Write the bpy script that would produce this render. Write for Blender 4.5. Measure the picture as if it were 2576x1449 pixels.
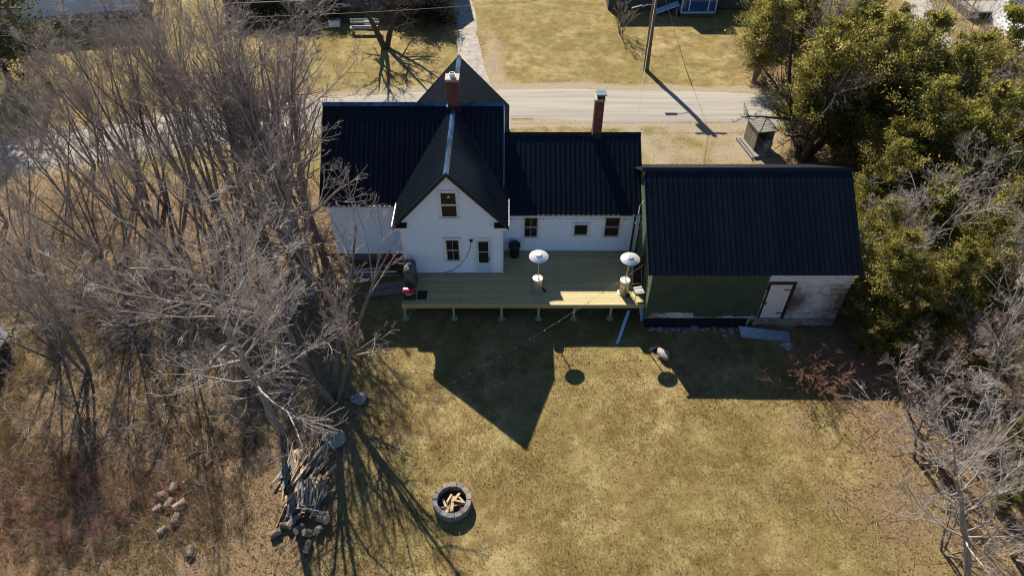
import bpy, math, random
import numpy as np
from mathutils import Vector, Matrix, Euler

for o in list(bpy.data.objects):
    bpy.data.objects.remove(o)
scene = bpy.context.scene
COL = scene.collection
R = math.radians
rnd = random.Random(7)

# ------------------------------------------------------------------ camera, sky, sun, exposure
CAM_H, CAM_D, CAM_F = 23.48, 45.0, 1752.0        # height (m), depression (deg), focal length in px of a 2576 px wide frame
cam_data = bpy.data.cameras.new('camera')
cam_data.sensor_width = 36.0
cam_data.lens = 36.0 * CAM_F / 2576.0
cam_data.clip_start, cam_data.clip_end = 0.5, 3000.0
cam = bpy.data.objects.new('camera', cam_data)
cam.location = (0, 0, CAM_H)
cam.rotation_euler = (R(90 - CAM_D), 0, 0)
COL.objects.link(cam)
scene.camera = cam

SUN_TO = Vector((-0.46, 1.2, 1.0)).normalized()   # towards the sun
SUN_EL = math.asin(SUN_TO.z)
SUN_AZ = math.atan2(SUN_TO.x, SUN_TO.y)
world = bpy.data.worlds.new('World')
scene.world = world
world.use_nodes = True
wn = world.node_tree
sky = wn.nodes.new('ShaderNodeTexSky')
sky.sky_type = 'NISHITA'
sky.sun_disc = False
sky.sun_elevation = SUN_EL
sky.sun_rotation = SUN_AZ
sky.air_density, sky.dust_density, sky.ozone_density = 1.0, 0.0, 6.0
wn.links.new(sky.outputs['Color'], wn.nodes['Background'].inputs['Color'])
wn.nodes['Background'].inputs['Strength'].default_value = 0.054
sd = bpy.data.lights.new('sun', 'SUN')
sd.energy, sd.angle, sd.color = 4.8, R(0.53), (1.0, 0.91, 0.77)
sun = bpy.data.objects.new('sun', sd)
sun.rotation_euler = (-SUN_TO).to_track_quat('-Z', 'Y').to_euler()
sun.location = (-20, 60, 50)
COL.objects.link(sun)
vs = scene.view_settings
vs.view_transform, vs.look, vs.exposure, vs.gamma = 'Standard', 'None', 1.05, 1.0
vs.use_curve_mapping = False
scene.cycles.max_bounces = 6
scene.cycles.diffuse_bounces = 2
scene.cycles.filter_width = 1.1
scene.cycles.use_denoising = True
scene.cycles.denoiser = 'OPENIMAGEDENOISE'
scene.cycles.denoising_input_passes = 'RGB_ALBEDO_NORMAL'
scene.cycles.denoising_prefilter = 'ACCURATE'

# ------------------------------------------------------------------ pixel -> place (pixels of a 2576 x 1449 view of the photo)
_c, _s = math.cos(R(CAM_D)), math.sin(R(CAM_D))
def _ray(u, v):
    a, b = (u - 1288) / CAM_F, -(v - 724.5) / CAM_F
    return a, _c + b * _s, -_s + b * _c
def G(u, v, z=0.0):                     # where the ray meets the level z
    r = _ray(u, v); t = (z - CAM_H) / r[2]
    return Vector((r[0] * t, r[1] * t, z))

# ------------------------------------------------------------------ object helpers
def link(o, parent=None):
    COL.objects.link(o)
    if parent is not None:
        o.parent = parent
        if parent.type == 'EMPTY' and not parent.get('_local'):
            o.matrix_parent_inverse = Matrix.Translation(-Vector(parent.location))
    return o
def mk(name, me, parent=None):
    return link(bpy.data.objects.new(name, me), parent)
def tag(o, label=None, cat=None, group=None, kind=None):
    for k, v in (('label', label), ('category', cat), ('group', group), ('kind', kind)):
        if v: o[k] = v
    return o
def thing(name, label, cat, loc=(0, 0, 0), rz=0.0, group=None, local=False):
    o = bpy.data.objects.new(name, None)
    o.empty_display_size = 0.2
    o.location = loc
    o.rotation_euler = (0, 0, rz)
    if local: o['_local'] = 1
    COL.objects.link(o)
    return tag(o, label, cat, group)

class MB:
    def __init__(s): s.v, s.f = [], []
    def add(s, vs_, fs):
        n = len(s.v)
        s.v += [tuple(p) for p in vs_]
        s.f += [tuple(i + n for i in f) for f in fs]
        return s
    def box(s, x0, x1, y0, y1, z0, z1, M=None):
        p = [(x, y, z) for z in (z0, z1) for y in (y0, y1) for x in (x0, x1)]
        if M is not None: p = [M @ Vector(q) for q in p]
        return s.add(p, [(0, 2, 3, 1), (4, 5, 7, 6), (0, 1, 5, 4), (2, 6, 7, 3), (0, 4, 6, 2), (1, 3, 7, 5)])
    def cbox(s, c, size, rot=(0, 0, 0)):
        M = Matrix.Translation(c) @ Euler(rot).to_matrix().to_4x4()
        a, b, d = size[0] / 2, size[1] / 2, size[2] / 2
        return s.box(-a, a, -b, b, -d, d, M)
    def prism(s, poly, d):                # closed polygon (3D points) pushed along d
        n = len(poly); d = Vector(d)
        p = [Vector(q) for q in poly] + [Vector(q) + d for q in poly]
        return s.add(p, [tuple(range(n - 1, -1, -1)), tuple(range(n, 2 * n))] + [(i, (i + 1) % n, n + (i + 1) % n, n + i) for i in range(n)])
    def lathe(s, prof, seg=24, c=(0, 0, 0), M=None, caps=True):   # prof: [(r, z)]
        pts = []
        for r, z in prof:
            for k in range(seg):
                a = 2 * math.pi * k / seg
                q = Vector((c[0] + r * math.cos(a), c[1] + r * math.sin(a), c[2] + z))
                pts.append(M @ q if M is not None else q)
        fs = []
        for i in range(len(prof) - 1):
            for k in range(seg):
                k2 = (k + 1) % seg
                fs.append((i * seg + k, i * seg + k2, (i + 1) * seg + k2, (i + 1) * seg + k))
        if caps:
            fs.append(tuple(range(seg - 1, -1, -1)))
            fs.append(tuple((len(prof) - 1) * seg + k for k in range(seg)))
        return s.add(pts, fs)
    def tube(s, path, rad, seg=8):
        P = [Vector(p) for p in path]
        rr = rad if isinstance(rad, (list, tuple)) else [rad] * len(P)
        pts, fs = [], []
        for i, p in enumerate(P):
            t = (P[min(i + 1, len(P) - 1)] - P[max(i - 1, 0)]).normalized()
            a = Vector((0, 0, 1)) if abs(t.z) < 0.9 else Vector((1, 0, 0))
            u = t.cross(a).normalized(); w = t.cross(u)
            for k in range(seg):
                an = 2 * math.pi * k / seg
                pts.append(p + (u * math.cos(an) + w * math.sin(an)) * rr[i])
        for i in range(len(P) - 1):
            for k in range(seg):
                k2 = (k + 1) % seg
                fs.append((i * seg + k, i * seg + k2, (i + 1) * seg + k2, (i + 1) * seg + k))
        fs.append(tuple(range(seg - 1, -1, -1)))
        fs.append(tuple((len(P) - 1) * seg + k for k in range(seg)))
        return s.add(pts, fs)
    def mesh(s, name, m, smooth=False):
        me = bpy.data.meshes.new(name)
        me.from_pydata(s.v, [], s.f)
        if m is not None: me.materials.append(m)
        if smooth: me.polygons.foreach_set('use_smooth', [True] * len(me.polygons))
        me.update()
        return me
    def build(s, name, m, parent=None, smooth=False):
        return mk(name, s.mesh(name, m, smooth), parent)

def np_mesh(name, V, F, m, tint=None, smooth=False):
    V = np.asarray(V, np.float32).reshape(-1, 3)
    F = np.asarray(F, np.int32)
    k = F.shape[1]
    me = bpy.data.meshes.new(name)
    me.vertices.add(len(V)); me.vertices.foreach_set('co', V.ravel())
    me.loops.add(F.size); me.loops.foreach_set('vertex_index', F.ravel())
    me.polygons.add(len(F)); me.polygons.foreach_set('loop_start', np.arange(0, F.size, k, dtype=np.int32))
    if smooth: me.polygons.foreach_set('use_smooth', np.ones(len(F), bool))
    if tint is not None:
        a = me.attributes.new('tint', 'FLOAT', 'POINT'); a.data.foreach_set('value', np.asarray(tint, np.float32))
    me.materials.append(m)
    me.update(calc_edges=True)
    return me

# ------------------------------------------------------------------ materials
def mat(name, col, rough=0.75, col2=None, scale=6.0, detail=6.0, bump=0.0, bscale=40.0, metal=0.0, spec=0.4,
        objrand=0.0, stretch=(1, 1, 1), tint=None, lo=0.35, hi=0.65, coat=0.0, trans=0.0):
    m = bpy.data.materials.new(name)
    m.use_nodes = True
    nt = m.node_tree; N, L = nt.nodes, nt.links
    b = N['Principled BSDF']
    b.inputs['Roughness'].default_value = rough
    b.inputs['Metallic'].default_value = metal
    b.inputs['Specular IOR Level'].default_value = spec
    if coat: b.inputs['Coat Weight'].default_value = coat
    tc = N.new('ShaderNodeTexCoord')
    mp = N.new('ShaderNodeMapping'); mp.inputs['Scale'].default_value = stretch
    L.new(tc.outputs['Object'], mp.inputs['Vector'])
    nz = N.new('ShaderNodeTexNoise'); nz.inputs['Scale'].default_value = scale; nz.inputs['Detail'].default_value = detail
    L.new(mp.outputs['Vector'], nz.inputs['Vector'])
    mr = N.new('ShaderNodeMapRange'); mr.inputs['From Min'].default_value = lo; mr.inputs['From Max'].default_value = hi
    L.new(nz.outputs['Fac'], mr.inputs['Value'])
    mx = N.new('ShaderNodeMix'); mx.data_type = 'RGBA'
    c2 = col2 if col2 is not None else tuple(c * 0.75 for c in col)
    mx.inputs['A'].default_value = (*c2, 1); mx.inputs['B'].default_value = (*col, 1)
    L.new(mr.outputs['Result'], mx.inputs['Factor'])
    out = mx.outputs['Result']
    if tint is not None:
        at = N.new('ShaderNodeAttribute'); at.attribute_name = 'tint'
        rp = N.new('ShaderNodeValToRGB')
        el = rp.color_ramp.elements
        while len(el) < len(tint): el.new(0.5)
        for i, c in enumerate(tint):
            el[i].position = i / (len(tint) - 1); el[i].color = (*c, 1)
        L.new(at.outputs['Fac'], rp.inputs['Fac'])
        out = rp.outputs['Color']
    if objrand:
        oi = N.new('ShaderNodeObjectInfo')
        m2 = N.new('ShaderNodeMapRange'); m2.inputs['To Min'].default_value = 1 - objrand; m2.inputs['To Max'].default_value = 1 + objrand
        L.new(oi.outputs['Random'], m2.inputs['Value'])
        hv = N.new('ShaderNodeHueSaturation')
        L.new(m2.outputs['Result'], hv.inputs['Value']); L.new(out, hv.inputs['Color'])
        out = hv.outputs['Color']
    L.new(out, b.inputs['Base Color'])
    if trans:                                   # thin leaves let light through
        tr = N.new('ShaderNodeBsdfTranslucent'); L.new(out, tr.inputs['Color'])
        ms = N.new('ShaderNodeMixShader'); ms.inputs['Fac'].default_value = trans
        L.new(b.outputs['BSDF'], ms.inputs[1]); L.new(tr.outputs['BSDF'], ms.inputs[2])
        L.new(ms.outputs['Shader'], N['Material Output'].inputs['Surface'])
    if bump:
        bn = N.new('ShaderNodeTexNoise'); bn.inputs['Scale'].default_value = bscale; bn.inputs['Detail'].default_value = 4
        L.new(mp.outputs['Vector'], bn.inputs['Vector'])
        bp = N.new('ShaderNodeBump'); bp.inputs['Strength'].default_value = bump; bp.inputs['Distance'].default_value = 0.05
        L.new(bn.outputs['Fac'], bp.inputs['Height']); L.new(bp.outputs['Normal'], b.inputs['Normal'])
    return m

M_SIDING = mat('white_siding_sky_tint', (0.74, 0.81, 0.89), 0.55, (0.70, 0.77, 0.85), 3)  # white paint; the blue of skylit shade is mixed into its colour
M_TRIM = mat('white_trim', (0.74, 0.75, 0.76), 0.45, (0.68, 0.69, 0.70), 5)
M_ROOF = mat('black_metal_roof', (0.0044, 0.0098, 0.0185), 0.36, (0.0032, 0.0072, 0.014), 1.5, spec=0.20, objrand=0.18)  # black metal; bluish base stands in for the sky's sheen
M_RIDGE = mat('ridge_cap_sky_reflection', (0.065, 0.17, 0.34), 0.22, (0.024, 0.032, 0.045), 2, spec=0.7)  # black caps; the reflected blue sky is painted into the base colour
M_SHEATH = mat('roof_body', (0.03, 0.028, 0.026), 0.8)
M_EDGE = mat('drip_edge', (0.22, 0.21, 0.20), 0.4, metal=0.4)
M_RAKE = mat('dark_brown_fascia', (0.030, 0.020, 0.016), 0.5)
M_BRICK = mat('red_brick', (0.19, 0.068, 0.042), 0.85, (0.11, 0.042, 0.03), 18, bump=0.3, objrand=0.30)
M_MORTAR = mat('mortar', (0.20, 0.17, 0.15), 0.95, scale=12)
M_CAPM = mat('chimney_cap', (0.42, 0.36, 0.30), 0.8, scale=10)
M_FLUE = mat('white_flue', (0.75, 0.74, 0.72), 0.6)
M_GALV = mat('galvanised', (0.42, 0.46, 0.50), 0.35, metal=0.7, scale=14)
M_BLACK = mat('black_plastic', (0.012, 0.013, 0.015), 0.55)
M_BLKMETAL = mat('black_steel', (0.012, 0.012, 0.012), 0.4, metal=0.5)
M_GLASS = mat('window_glass', (0.012, 0.013, 0.013), 0.06, (0.035, 0.024, 0.014), 1.6, spec=0.28)  # brown second tone imitates a brownish reflection in the panes
M_SASH = mat('beige_sash', (0.34, 0.33, 0.32), 0.5)
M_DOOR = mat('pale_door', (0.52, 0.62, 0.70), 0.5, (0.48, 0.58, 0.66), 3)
M_SASHW = mat('white_sash', (0.66, 0.67, 0.68), 0.5)
M_STAR = mat('gilt_star', (0.65, 0.45, 0.12), 0.35)
M_DECK = mat('treated_pine', (0.50, 0.41, 0.20), 0.65, (0.40, 0.33, 0.16), 5, bump=0.15, bscale=30, objrand=0.10, stretch=(0.6, 8, 8))
M_RIM = mat('treated_rim', (0.44, 0.33, 0.15), 0.7, (0.36, 0.28, 0.13), 5, bump=0.15, stretch=(0.6, 8, 8))
M_CONC = mat('concrete', (0.32, 0.33, 0.34), 0.9, scale=9, bump=0.2)
M_GREEN = mat('green_board', (0.046, 0.068, 0.038), 0.85, (0.032, 0.050, 0.030), 1.4, bump=0.1)
M_GREENTRIM = mat('green_trim', (0.10, 0.145, 0.075), 0.7)
M_DARKSKIRT = mat('black_corrugated', (0.012, 0.013, 0.018), 0.5)
M_GDOOR = mat('white_board_door', (0.62, 0.60, 0.60), 0.7, (0.52, 0.49, 0.47), 3, stretch=(8, 8, 0.5))
M_CHROME = mat('polished_steel', (0.92, 0.92, 0.92), 0.22, (0.86, 0.86, 0.86), 4, metal=0.55)
M_STEEL = mat('steel_gold_reflection', (0.70, 0.58, 0.38), 0.36, (0.62, 0.52, 0.34), 4, metal=0.6)  # satin steel; golden reflection of the lit deck put into its colour
M_COVER = mat('grey_cover', (0.13, 0.13, 0.12), 0.6, (0.05, 0.05, 0.05), 5, bump=0.6, bscale=9)
M_REDPL = mat('red_enamel', (0.28, 0.012, 0.022), 0.22, spec=0.6)
M_CUSH = mat('grey_cushion', (0.42, 0.42, 0.42), 0.9, bump=0.2)
M_DARKCLOTH = mat('dark_cloth', (0.030, 0.018, 0.020), 0.9, bump=0.5, bscale=14)
M_POLE = mat('weathered_pole', (0.17, 0.115, 0.07), 0.9, (0.10, 0.07, 0.045), 3, stretch=(10, 10, 0.6), bump=0.2)
M_WIRE = mat('wire', (0.05, 0.05, 0.05), 0.5)
M_WIREPALE = mat('pale_wire', (0.30, 0.30, 0.30), 0.5)
M_BULB = mat('bulb', (0.62, 0.60, 0.40), 0.15)
M_STONE = mat('field_stone', (0.24, 0.235, 0.235), 0.9, (0.15, 0.147, 0.147), 6, bump=0.4, bscale=14, objrand=0.2)
M_ROCKP = mat('granite', (0.42, 0.37, 0.32), 0.9, (0.30, 0.26, 0.23), 7, bump=0.4, bscale=16, objrand=0.15)
M_BLOCK = mat('pit_block', (0.21, 0.20, 0.20), 0.9, (0.14, 0.135, 0.14), 10, bump=0.3, objrand=0.28)
M_BARK = mat('grey_bark', (0.19, 0.165, 0.145), 0.95, (0.10, 0.087, 0.076), 5, stretch=(3, 3, 0.8), bump=0.4, bscale=12)
M_TWIG = mat('twig', (0.39, 0.325, 0.285), 0.9, (0.22, 0.178, 0.155), 2.2)
M_BARKP = mat('pale_bark', (0.30, 0.28, 0.25), 0.9, (0.17, 0.16, 0.145), 5, stretch=(3, 3, 0.8), bump=0.3, bscale=12)
M_TWIGP = mat('pale_twig', (0.43, 0.385, 0.34), 0.9, (0.23, 0.195, 0.17), 2.2)
M_DARKBARK = mat('dark_bark', (0.055, 0.045, 0.038), 0.95, (0.035, 0.03, 0.026), 5, bump=0.4)
M_REDTWIG = mat('red_stems', (0.42, 0.14, 0.115), 0.8, (0.33, 0.17, 0.13), 1.5)
M_RUSTTWIG = mat('rust_stems', (0.25, 0.13, 0.085), 0.85, (0.16, 0.085, 0.055), 2)
M_STRAWSTEM = mat('straw_stems', (0.34, 0.25, 0.14), 0.9, (0.22, 0.16, 0.09), 2)
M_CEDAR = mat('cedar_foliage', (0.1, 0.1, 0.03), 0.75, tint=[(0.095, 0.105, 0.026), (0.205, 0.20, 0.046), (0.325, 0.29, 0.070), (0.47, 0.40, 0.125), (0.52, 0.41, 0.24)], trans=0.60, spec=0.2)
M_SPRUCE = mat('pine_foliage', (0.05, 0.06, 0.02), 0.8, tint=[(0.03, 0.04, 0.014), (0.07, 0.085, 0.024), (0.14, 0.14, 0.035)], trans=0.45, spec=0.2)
M_HEDGE = mat('dark_hedge', (0.03, 0.03, 0.02), 0.85, tint=[(0.012, 0.012, 0.009), (0.028, 0.026, 0.018), (0.05, 0.042, 0.03)], spec=0.2)
M_GRASS = mat('dry_grass', (0.3, 0.2, 0.1), 0.9, tint=[(0.11, 0.088, 0.026), (0.23, 0.175, 0.060), (0.37, 0.285, 0.125), (0.50, 0.41, 0.22)], trans=0.45, spec=0.15)
M_TUSSOCK = mat('straw_tussock', (0.4, 0.3, 0.15), 0.9, tint=[(0.15, 0.105, 0.045), (0.29, 0.21, 0.10), (0.43, 0.34, 0.19)], trans=0.45, spec=0.15)
M_LEAF = mat('fallen_leaves', (0.2, 0.1, 0.05), 0.9, tint=[(0.13, 0.08, 0.048), (0.24, 0.15, 0.085), (0.38, 0.26, 0.16), (0.55, 0.44, 0.32)], trans=0.60, spec=0.15)
M_LOG = mat('log_bark', (0.29, 0.235, 0.18), 0.95, (0.13, 0.10, 0.078), 6, bump=0.5, bscale=12, stretch=(1, 4, 4), objrand=0.25)
M_CUT = mat('cut_wood', (0.60, 0.46, 0.29), 0.85, (0.44, 0.32, 0.19), 8, objrand=0.2)
M_PLANK = mat('split_wood', (0.56, 0.42, 0.26), 0.85, (0.32, 0.215, 0.125), 4, stretch=(1, 10, 10), bump=0.3, objrand=0.28)
M_GREYBOARD = mat('grey_board', (0.28, 0.26, 0.24), 0.9, (0.17, 0.155, 0.14), 4, stretch=(1, 10, 10), objrand=0.2)
M_BLUEBOARD = mat('pale_blue_board', (0.27, 0.47, 0.66), 0.6, (0.22, 0.40, 0.58), 5)
M_SHEET = mat('corrugated_sheet', (0.36, 0.50, 0.64), 0.4, (0.26, 0.37, 0.48), 4, metal=0.5)
M_NWALL = mat('neighbour_white', (0.84, 0.85, 0.88), 0.6, (0.80, 0.81, 0.84), 3)
M_NGREY = mat('neighbour_grey', (0.26, 0.28, 0.31), 0.7, (0.21, 0.23, 0.26), 3)
M_NDARK = mat('neighbour_teal', (0.05, 0.065, 0.07), 0.7, (0.04, 0.05, 0.055), 3)
M_SHINGLE = mat('grey_shingle', (0.22, 0.21, 0.22), 0.9, (0.17, 0.165, 0.17), 12, bump=0.2)
M_WROOF = mat('white_metal_roof', (0.66, 0.67, 0.66), 0.4, scale=3)
M_BLUEGLASS = mat('blue_glass', (0.025, 0.085, 0.24), 0.08, spec=0.7, scale=2)
M_BLUEFRAME = mat('blue_white_frame', (0.45, 0.66, 0.95), 0.4)
M_BLUECAP = mat('painted_steel', (0.17, 0.22, 0.25), 0.35, metal=0.3)

M_SHAKE = mat('weathered_white_shingle', (0.5, 0.5, 0.5), 0.85, bump=0.2, tint=[(0.58, 0.57, 0.57), (0.47, 0.445, 0.425), (0.25, 0.205, 0.175), (0.11, 0.082, 0.063)])

# ------------------------------------------------------------------ ground
def sstep(a, b, x):
    t = np.clip((x - a) / (b - a), 0, 1); return t * t * (3 - 2 * t)
def vnoise(x, y, s, seed=0):
    r = np.random.RandomState(seed); out = 0
    for k in range(7):
        a = r.uniform(0, 6.28); f = s * r.uniform(0.6, 1.7); ph = r.uniform(0, 6.28, 2)
        out = out + np.sin((x * math.cos(a) + y * math.sin(a)) * f + ph[0] + 0.8 * np.sin((y * math.cos(a) - x * math.sin(a)) * f * 0.7 + ph[1]))
    return out / 7.0
ROADC = np.array([(-400, -40), (-120, 8), (-60, 26), (-36, 32.6), (-27, 35.2), (-19, 37.6), (-12, 39.2), (-5, 40.1), (2, 40.35), (12, 40.0), (24, 39.4), (60, 38.6), (400, 36)], float)
def road_y(x): return np.interp(x, ROADC[:, 0], ROADC[:, 1])
def zones(x, y):
    w = vnoise(x, y, 0.9, 3) * 1.3 + vnoise(x, y, 3.1, 4) * 0.5
    litter = sstep(-6.2, -8.8, x + w * 0.9) * sstep(33.5, 30.5, y + w) * sstep(10.2, 11.6, y + 0.22 * (x + 12) + w * .4)
    litter = litter * (1 - .85 * sstep(-16.0, -18.5, x + w) * sstep(27, 24, y))
    litter = np.maximum(litter, sstep(10.4, 14.5, x + w * 1.8 + (y - 14) * 0.10) * sstep(34, 31, y) * np.clip(.85 + .5 * vnoise(x, y, 1.5, 81), .35, 1))
    litter = np.maximum(litter, sstep(15, 17, x + w) * sstep(52, 48, y + w) * sstep(0.5, 1.0, np.abs(y - road_y(x)) / 2.4))
    litter = np.maximum(litter, 0.75 * sstep(-5.4, -7.0, x + w * 0.5) * sstep(20.5, 17.5, y + w))
    litter = np.maximum(litter, 0.42 * sstep(-1.0, -6.0, x + 1.5 * w) * sstep(21, 19, y))
    litter = np.maximum(litter, np.clip(.9 * vnoise(x, y, .8, 61) + .5 * vnoise(x, y, 2.2, 62) - .22, 0, .75) * sstep(23, 21, y))
    dirt = sstep(6.0, 7.6, x + w * 0.4) * sstep(17.5, 15.5, x + w) * sstep(30.0, 31, y) * sstep(38.3, 37.4, y) * np.clip(.62 + .7 * vnoise(x, y, 1.2, 66) + .4 * vnoise(x, y, 3.3, 67), 0.1, 1)
    dirt = np.maximum(dirt, 0.8 * sstep(0.9, 0.2, np.abs(np.abs(y - road_y(x)) - 2.3 + w * 0.25)))
    dirt = np.maximum(dirt, 0.62 * sstep(1.5, 0.3, np.abs(x + 0.9 + (y - 43) * 0.10 + w * 0.5)) * sstep(41, 43, y) * sstep(58, 46, y))
    green = np.clip(0.5 + 0.8 * vnoise(x, y, 0.55, 8) + 0.4 * vnoise(x, y, 1.7, 9), 0, 1)
    green = green * (0.8 + 0.2 * sstep(22, 30, y))
    green = np.maximum(green, 0.55 * sstep(3.2, 0.5, np.abs(x + 8.0)) * sstep(19, 21, y) * sstep(28, 26, y))
    straw = np.clip(0.45 + 0.9 * vnoise(x, y, 0.42, 12), 0, 1) * sstep(-11, -13, x + w) * sstep(20, 15, y + w)
    return litter, dirt, green, straw
def ground_z(x, y):
    return 0.05 * vnoise(x, y, 0.35, 21) * np.clip((np.abs(y - road_y(x)) - 3) / 4, 0, 1) * sstep(40, 18, np.abs(x)) + 0.018 * vnoise(x, y, 2.4, 22) * np.clip((np.abs(y - road_y(x)) - 2.6), 0, 1)

def axis(a, b, step, far):
    mid = np.arange(a, b + 1e-6, step); g = []
    d = step
    p = b
    while p < far:
        d *= 1.35; p += d; g.append(p)
    lo = [a + b - q for q in g][::-1]
    return np.concatenate([lo, mid, g])
gx = axis(-36, 36, 0.25, 900); gy = axis(6, 58, 0.25, 900)
X, Y = np.meshgrid(gx, gy)
Z = ground_z(X, Y)
nx, ny = len(gx), len(gy)
idx = np.arange(nx * ny).reshape(ny, nx)
F = np.stack([idx[:-1, :-1], idx[:-1, 1:], idx[1:, 1:], idx[1:, :-1]], -1).reshape(-1, 4)

def ground_material():
    m = bpy.data.materials.new('ground_soil_and_turf'); m.use_nodes = True
    nt = m.node_tree; N, L = nt.nodes, nt.links
    b = N['Principled BSDF']; b.inputs['Roughness'].default_value = 0.95; b.inputs['Specular IOR Level'].default_value = 0.1
    tc = N.new('ShaderNodeTexCoord')
    at = N.new('ShaderNodeAttribute'); at.attribute_name = 'zone'
    sp = N.new('ShaderNodeSeparateColor'); L.new(at.outputs['Color'], sp.inputs['Color'])
    def noise(s, d=6, rough=0.6):
        n = N.new('ShaderNodeTexNoise'); n.inputs['Scale'].default_value = s; n.inputs['Detail'].default_value = d
        n.inputs['Roughness'].default_value = rough
        L.new(tc.outputs['Object'], n.inputs['Vector']); return n.outputs['Fac']
    def rng(v, a, b_, c=0.0, d=1.0):
        n = N.new('ShaderNodeMapRange'); n.inputs['From Min'].default_value = a; n.inputs['From Max'].default_value = b_
        n.inputs['To Min'].default_value = c; n.inputs['To Max'].default_value = d
        L.new(v, n.inputs['Value']); return n.outputs['Result']
    def mix(f, a, b_):
        n = N.new('ShaderNodeMix'); n.data_type = 'RGBA'
        L.new(f, n.inputs['Factor'])
        for s, v in (('A', a), ('B', b_)):
            if isinstance(v, tuple): n.inputs[s].default_value = (*v, 1)
            else: L.new(v, n.inputs[s])
        return n.outputs['Result']
    def math_(op, a, b_):
        n = N.new('ShaderNodeMath'); n.operation = op
        for i, v in enumerate((a, b_)):
            if isinstance(v, (int, float)): n.inputs[i].default_value = v
            else: L.new(v, n.inputs[i])
        return n.outputs['Value']
    fine = noise(9, 8, 0.75); grain = noise(34, 6, 0.8); big = noise(0.55, 6)
    lawn = mix(rng(fine, 0.33, 0.66), (0.215, 0.158, 0.058), (0.42, 0.325, 0.150))
    lawn = mix(rng(big, 0.47, 0.62, 0.0, 0.75), lawn, (0.235, 0.150, 0.066))
    lawn = mix(rng(big, 0.47, 0.34, 0.0, 0.65), lawn, (0.50, 0.40, 0.20))
    med = noise(1.7, 8, 0.62)
    lawn = mix(rng(med, 0.52, 0.64, 0.0, 0.75), lawn, (0.17, 0.112, 0.05))
    lawn = mix(rng(med, 0.46, 0.34, 0.0, 0.6), lawn, (0.50, 0.42, 0.20))
    lawn = mix(rng(grain, 0.58, 0.75, 0.0, 0.5), lawn, (0.56, 0.47, 0.28))
    lawn = mix(rng(grain, 0.42, 0.25, 0.0, 0.6), lawn, (0.09, 0.066, 0.028))
    lawn = mix(math_('MULTIPLY', sp.outputs['Blue'], rng(fine, 0.3, 0.7, 0.3, 0.8)), lawn, (0.155, 0.140, 0.034))
    litter = mix(rng(grain, 0.35, 0.66), (0.15, 0.098, 0.055), (0.41, 0.295, 0.175))
    litter = mix(rng(med, 0.48, 0.66, 0, 0.75), litter, (0.27, 0.20, 0.095))
    litter = mix(rng(med, 0.46, 0.34, 0, 0.7), litter, (0.115, 0.075, 0.042))
    dirt = mix(rng(fine, 0.32, 0.68), (0.27, 0.215, 0.15), (0.44, 0.37, 0.27))
    dirt = mix(rng(grain, 0.4, 0.25, 0.0, 0.7), dirt, (0.12, 0.08, 0.045))
    edge = rng(fine, 0.3, 0.7, -0.28, 0.28)
    c = mix(rng(math_('ADD', sp.outputs['Red'], edge), 0.3, 0.7), lawn, litter)
    c = mix(rng(math_('ADD', sp.outputs['Green'], edge), 0.35, 0.75), c, dirt)
    L.new(c, b.inputs['Base Color'])
    bp = N.new('ShaderNodeBump'); bp.inputs['Strength'].default_value = 0.9; bp.inputs['Distance'].default_value = 0.06
    L.new(math_('ADD', grain, fine), bp.inputs['Height']); L.new(bp.outputs['Normal'], b.inputs['Normal'])
    return m
me = np_mesh('ground', np.stack([X, Y, Z], -1), F, ground_material(), smooth=True)
zl, zd, zg, zs = zones(X.ravel(), Y.ravel())
a = me.attributes.new('zone', 'FLOAT_COLOR', 'POINT')
a.data.foreach_set('color', np.stack([zl, zd, zg, np.ones_like(zl)], -1).astype(np.float32).ravel())
tag(mk('ground', me), 'dry straw coloured lawn with leaf litter and bare dirt', 'ground', kind='structure')

def gravel_mat(name, a, b_, c):
    return mat(name, a, 0.95, b_, 2.2, detail=10, bump=0.5, bscale=45, lo=0.36, hi=0.62, spec=0.1)
def strip(name, cx, cy, half, z, m, nu=9, jit=0.18, seed=1):
    r = np.random.RandomState(seed)
    cx, cy = np.asarray(cx), np.asarray(cy)
    tx, ty = np.gradient(cx), np.gradient(cy); ln = np.hypot(tx, ty); nxx, nyy = -ty / ln, tx / ln
    w = np.linspace(-1, 1, nu); n = len(cx)
    e0 = half + jit * np.convolve(r.randn(n + 14), np.hanning(15) / 2.0, 'valid')
    e1 = half + jit * np.convolve(r.randn(n + 14), np.hanning(15) / 2.0, 'valid')
    V = np.zeros((n, nu, 3))
    for j, q in enumerate(w):
        d = np.where(q < 0, e0, e1) * q
        V[:, j, 0] = cx + nxx * d; V[:, j, 1] = cy + nyy * d
        V[:, j, 2] = z + 0.03 * (1 - q * q) - (0.06 if abs(q) == 1 else 0)
    ii = np.arange(n * nu).reshape(n, nu)
    Fq = np.stack([ii[:-1, :-1], ii[:-1, 1:], ii[1:, 1:], ii[1:, :-1]], -1).reshape(-1, 4)
    me_ = np_mesh(name, V, Fq[:, ::-1], m, smooth=True)
    return tag(mk(name, me_), kind='structure')
M_ROAD = mat('pale_gravel_road', (0.36, 0.335, 0.29), 0.95, (0.285, 0.262, 0.225), 1.1, detail=12, bump=0.35, bscale=60, lo=0.36, hi=0.64, spec=0.1, stretch=(.12, 2.4, 1))
M_DRIVE = gravel_mat('grey_gravel', (0.40, 0.375, 0.335), (0.27, 0.245, 0.205), None)
rx = np.concatenate([np.linspace(-400, -45, 30), np.arange(-44, 44, 0.5), np.linspace(45, 400, 30)])
ry = np.convolve(np.pad(road_y(rx), 6, 'edge'), np.ones(13) / 13, 'valid')
tag(strip('road', rx, ry, 2.05, 0.03, M_ROAD, 11, 0.06, 5), 'pale gravel road passing behind the white house', 'road')
dy = np.arange(41.9, 95, 0.5)
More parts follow.
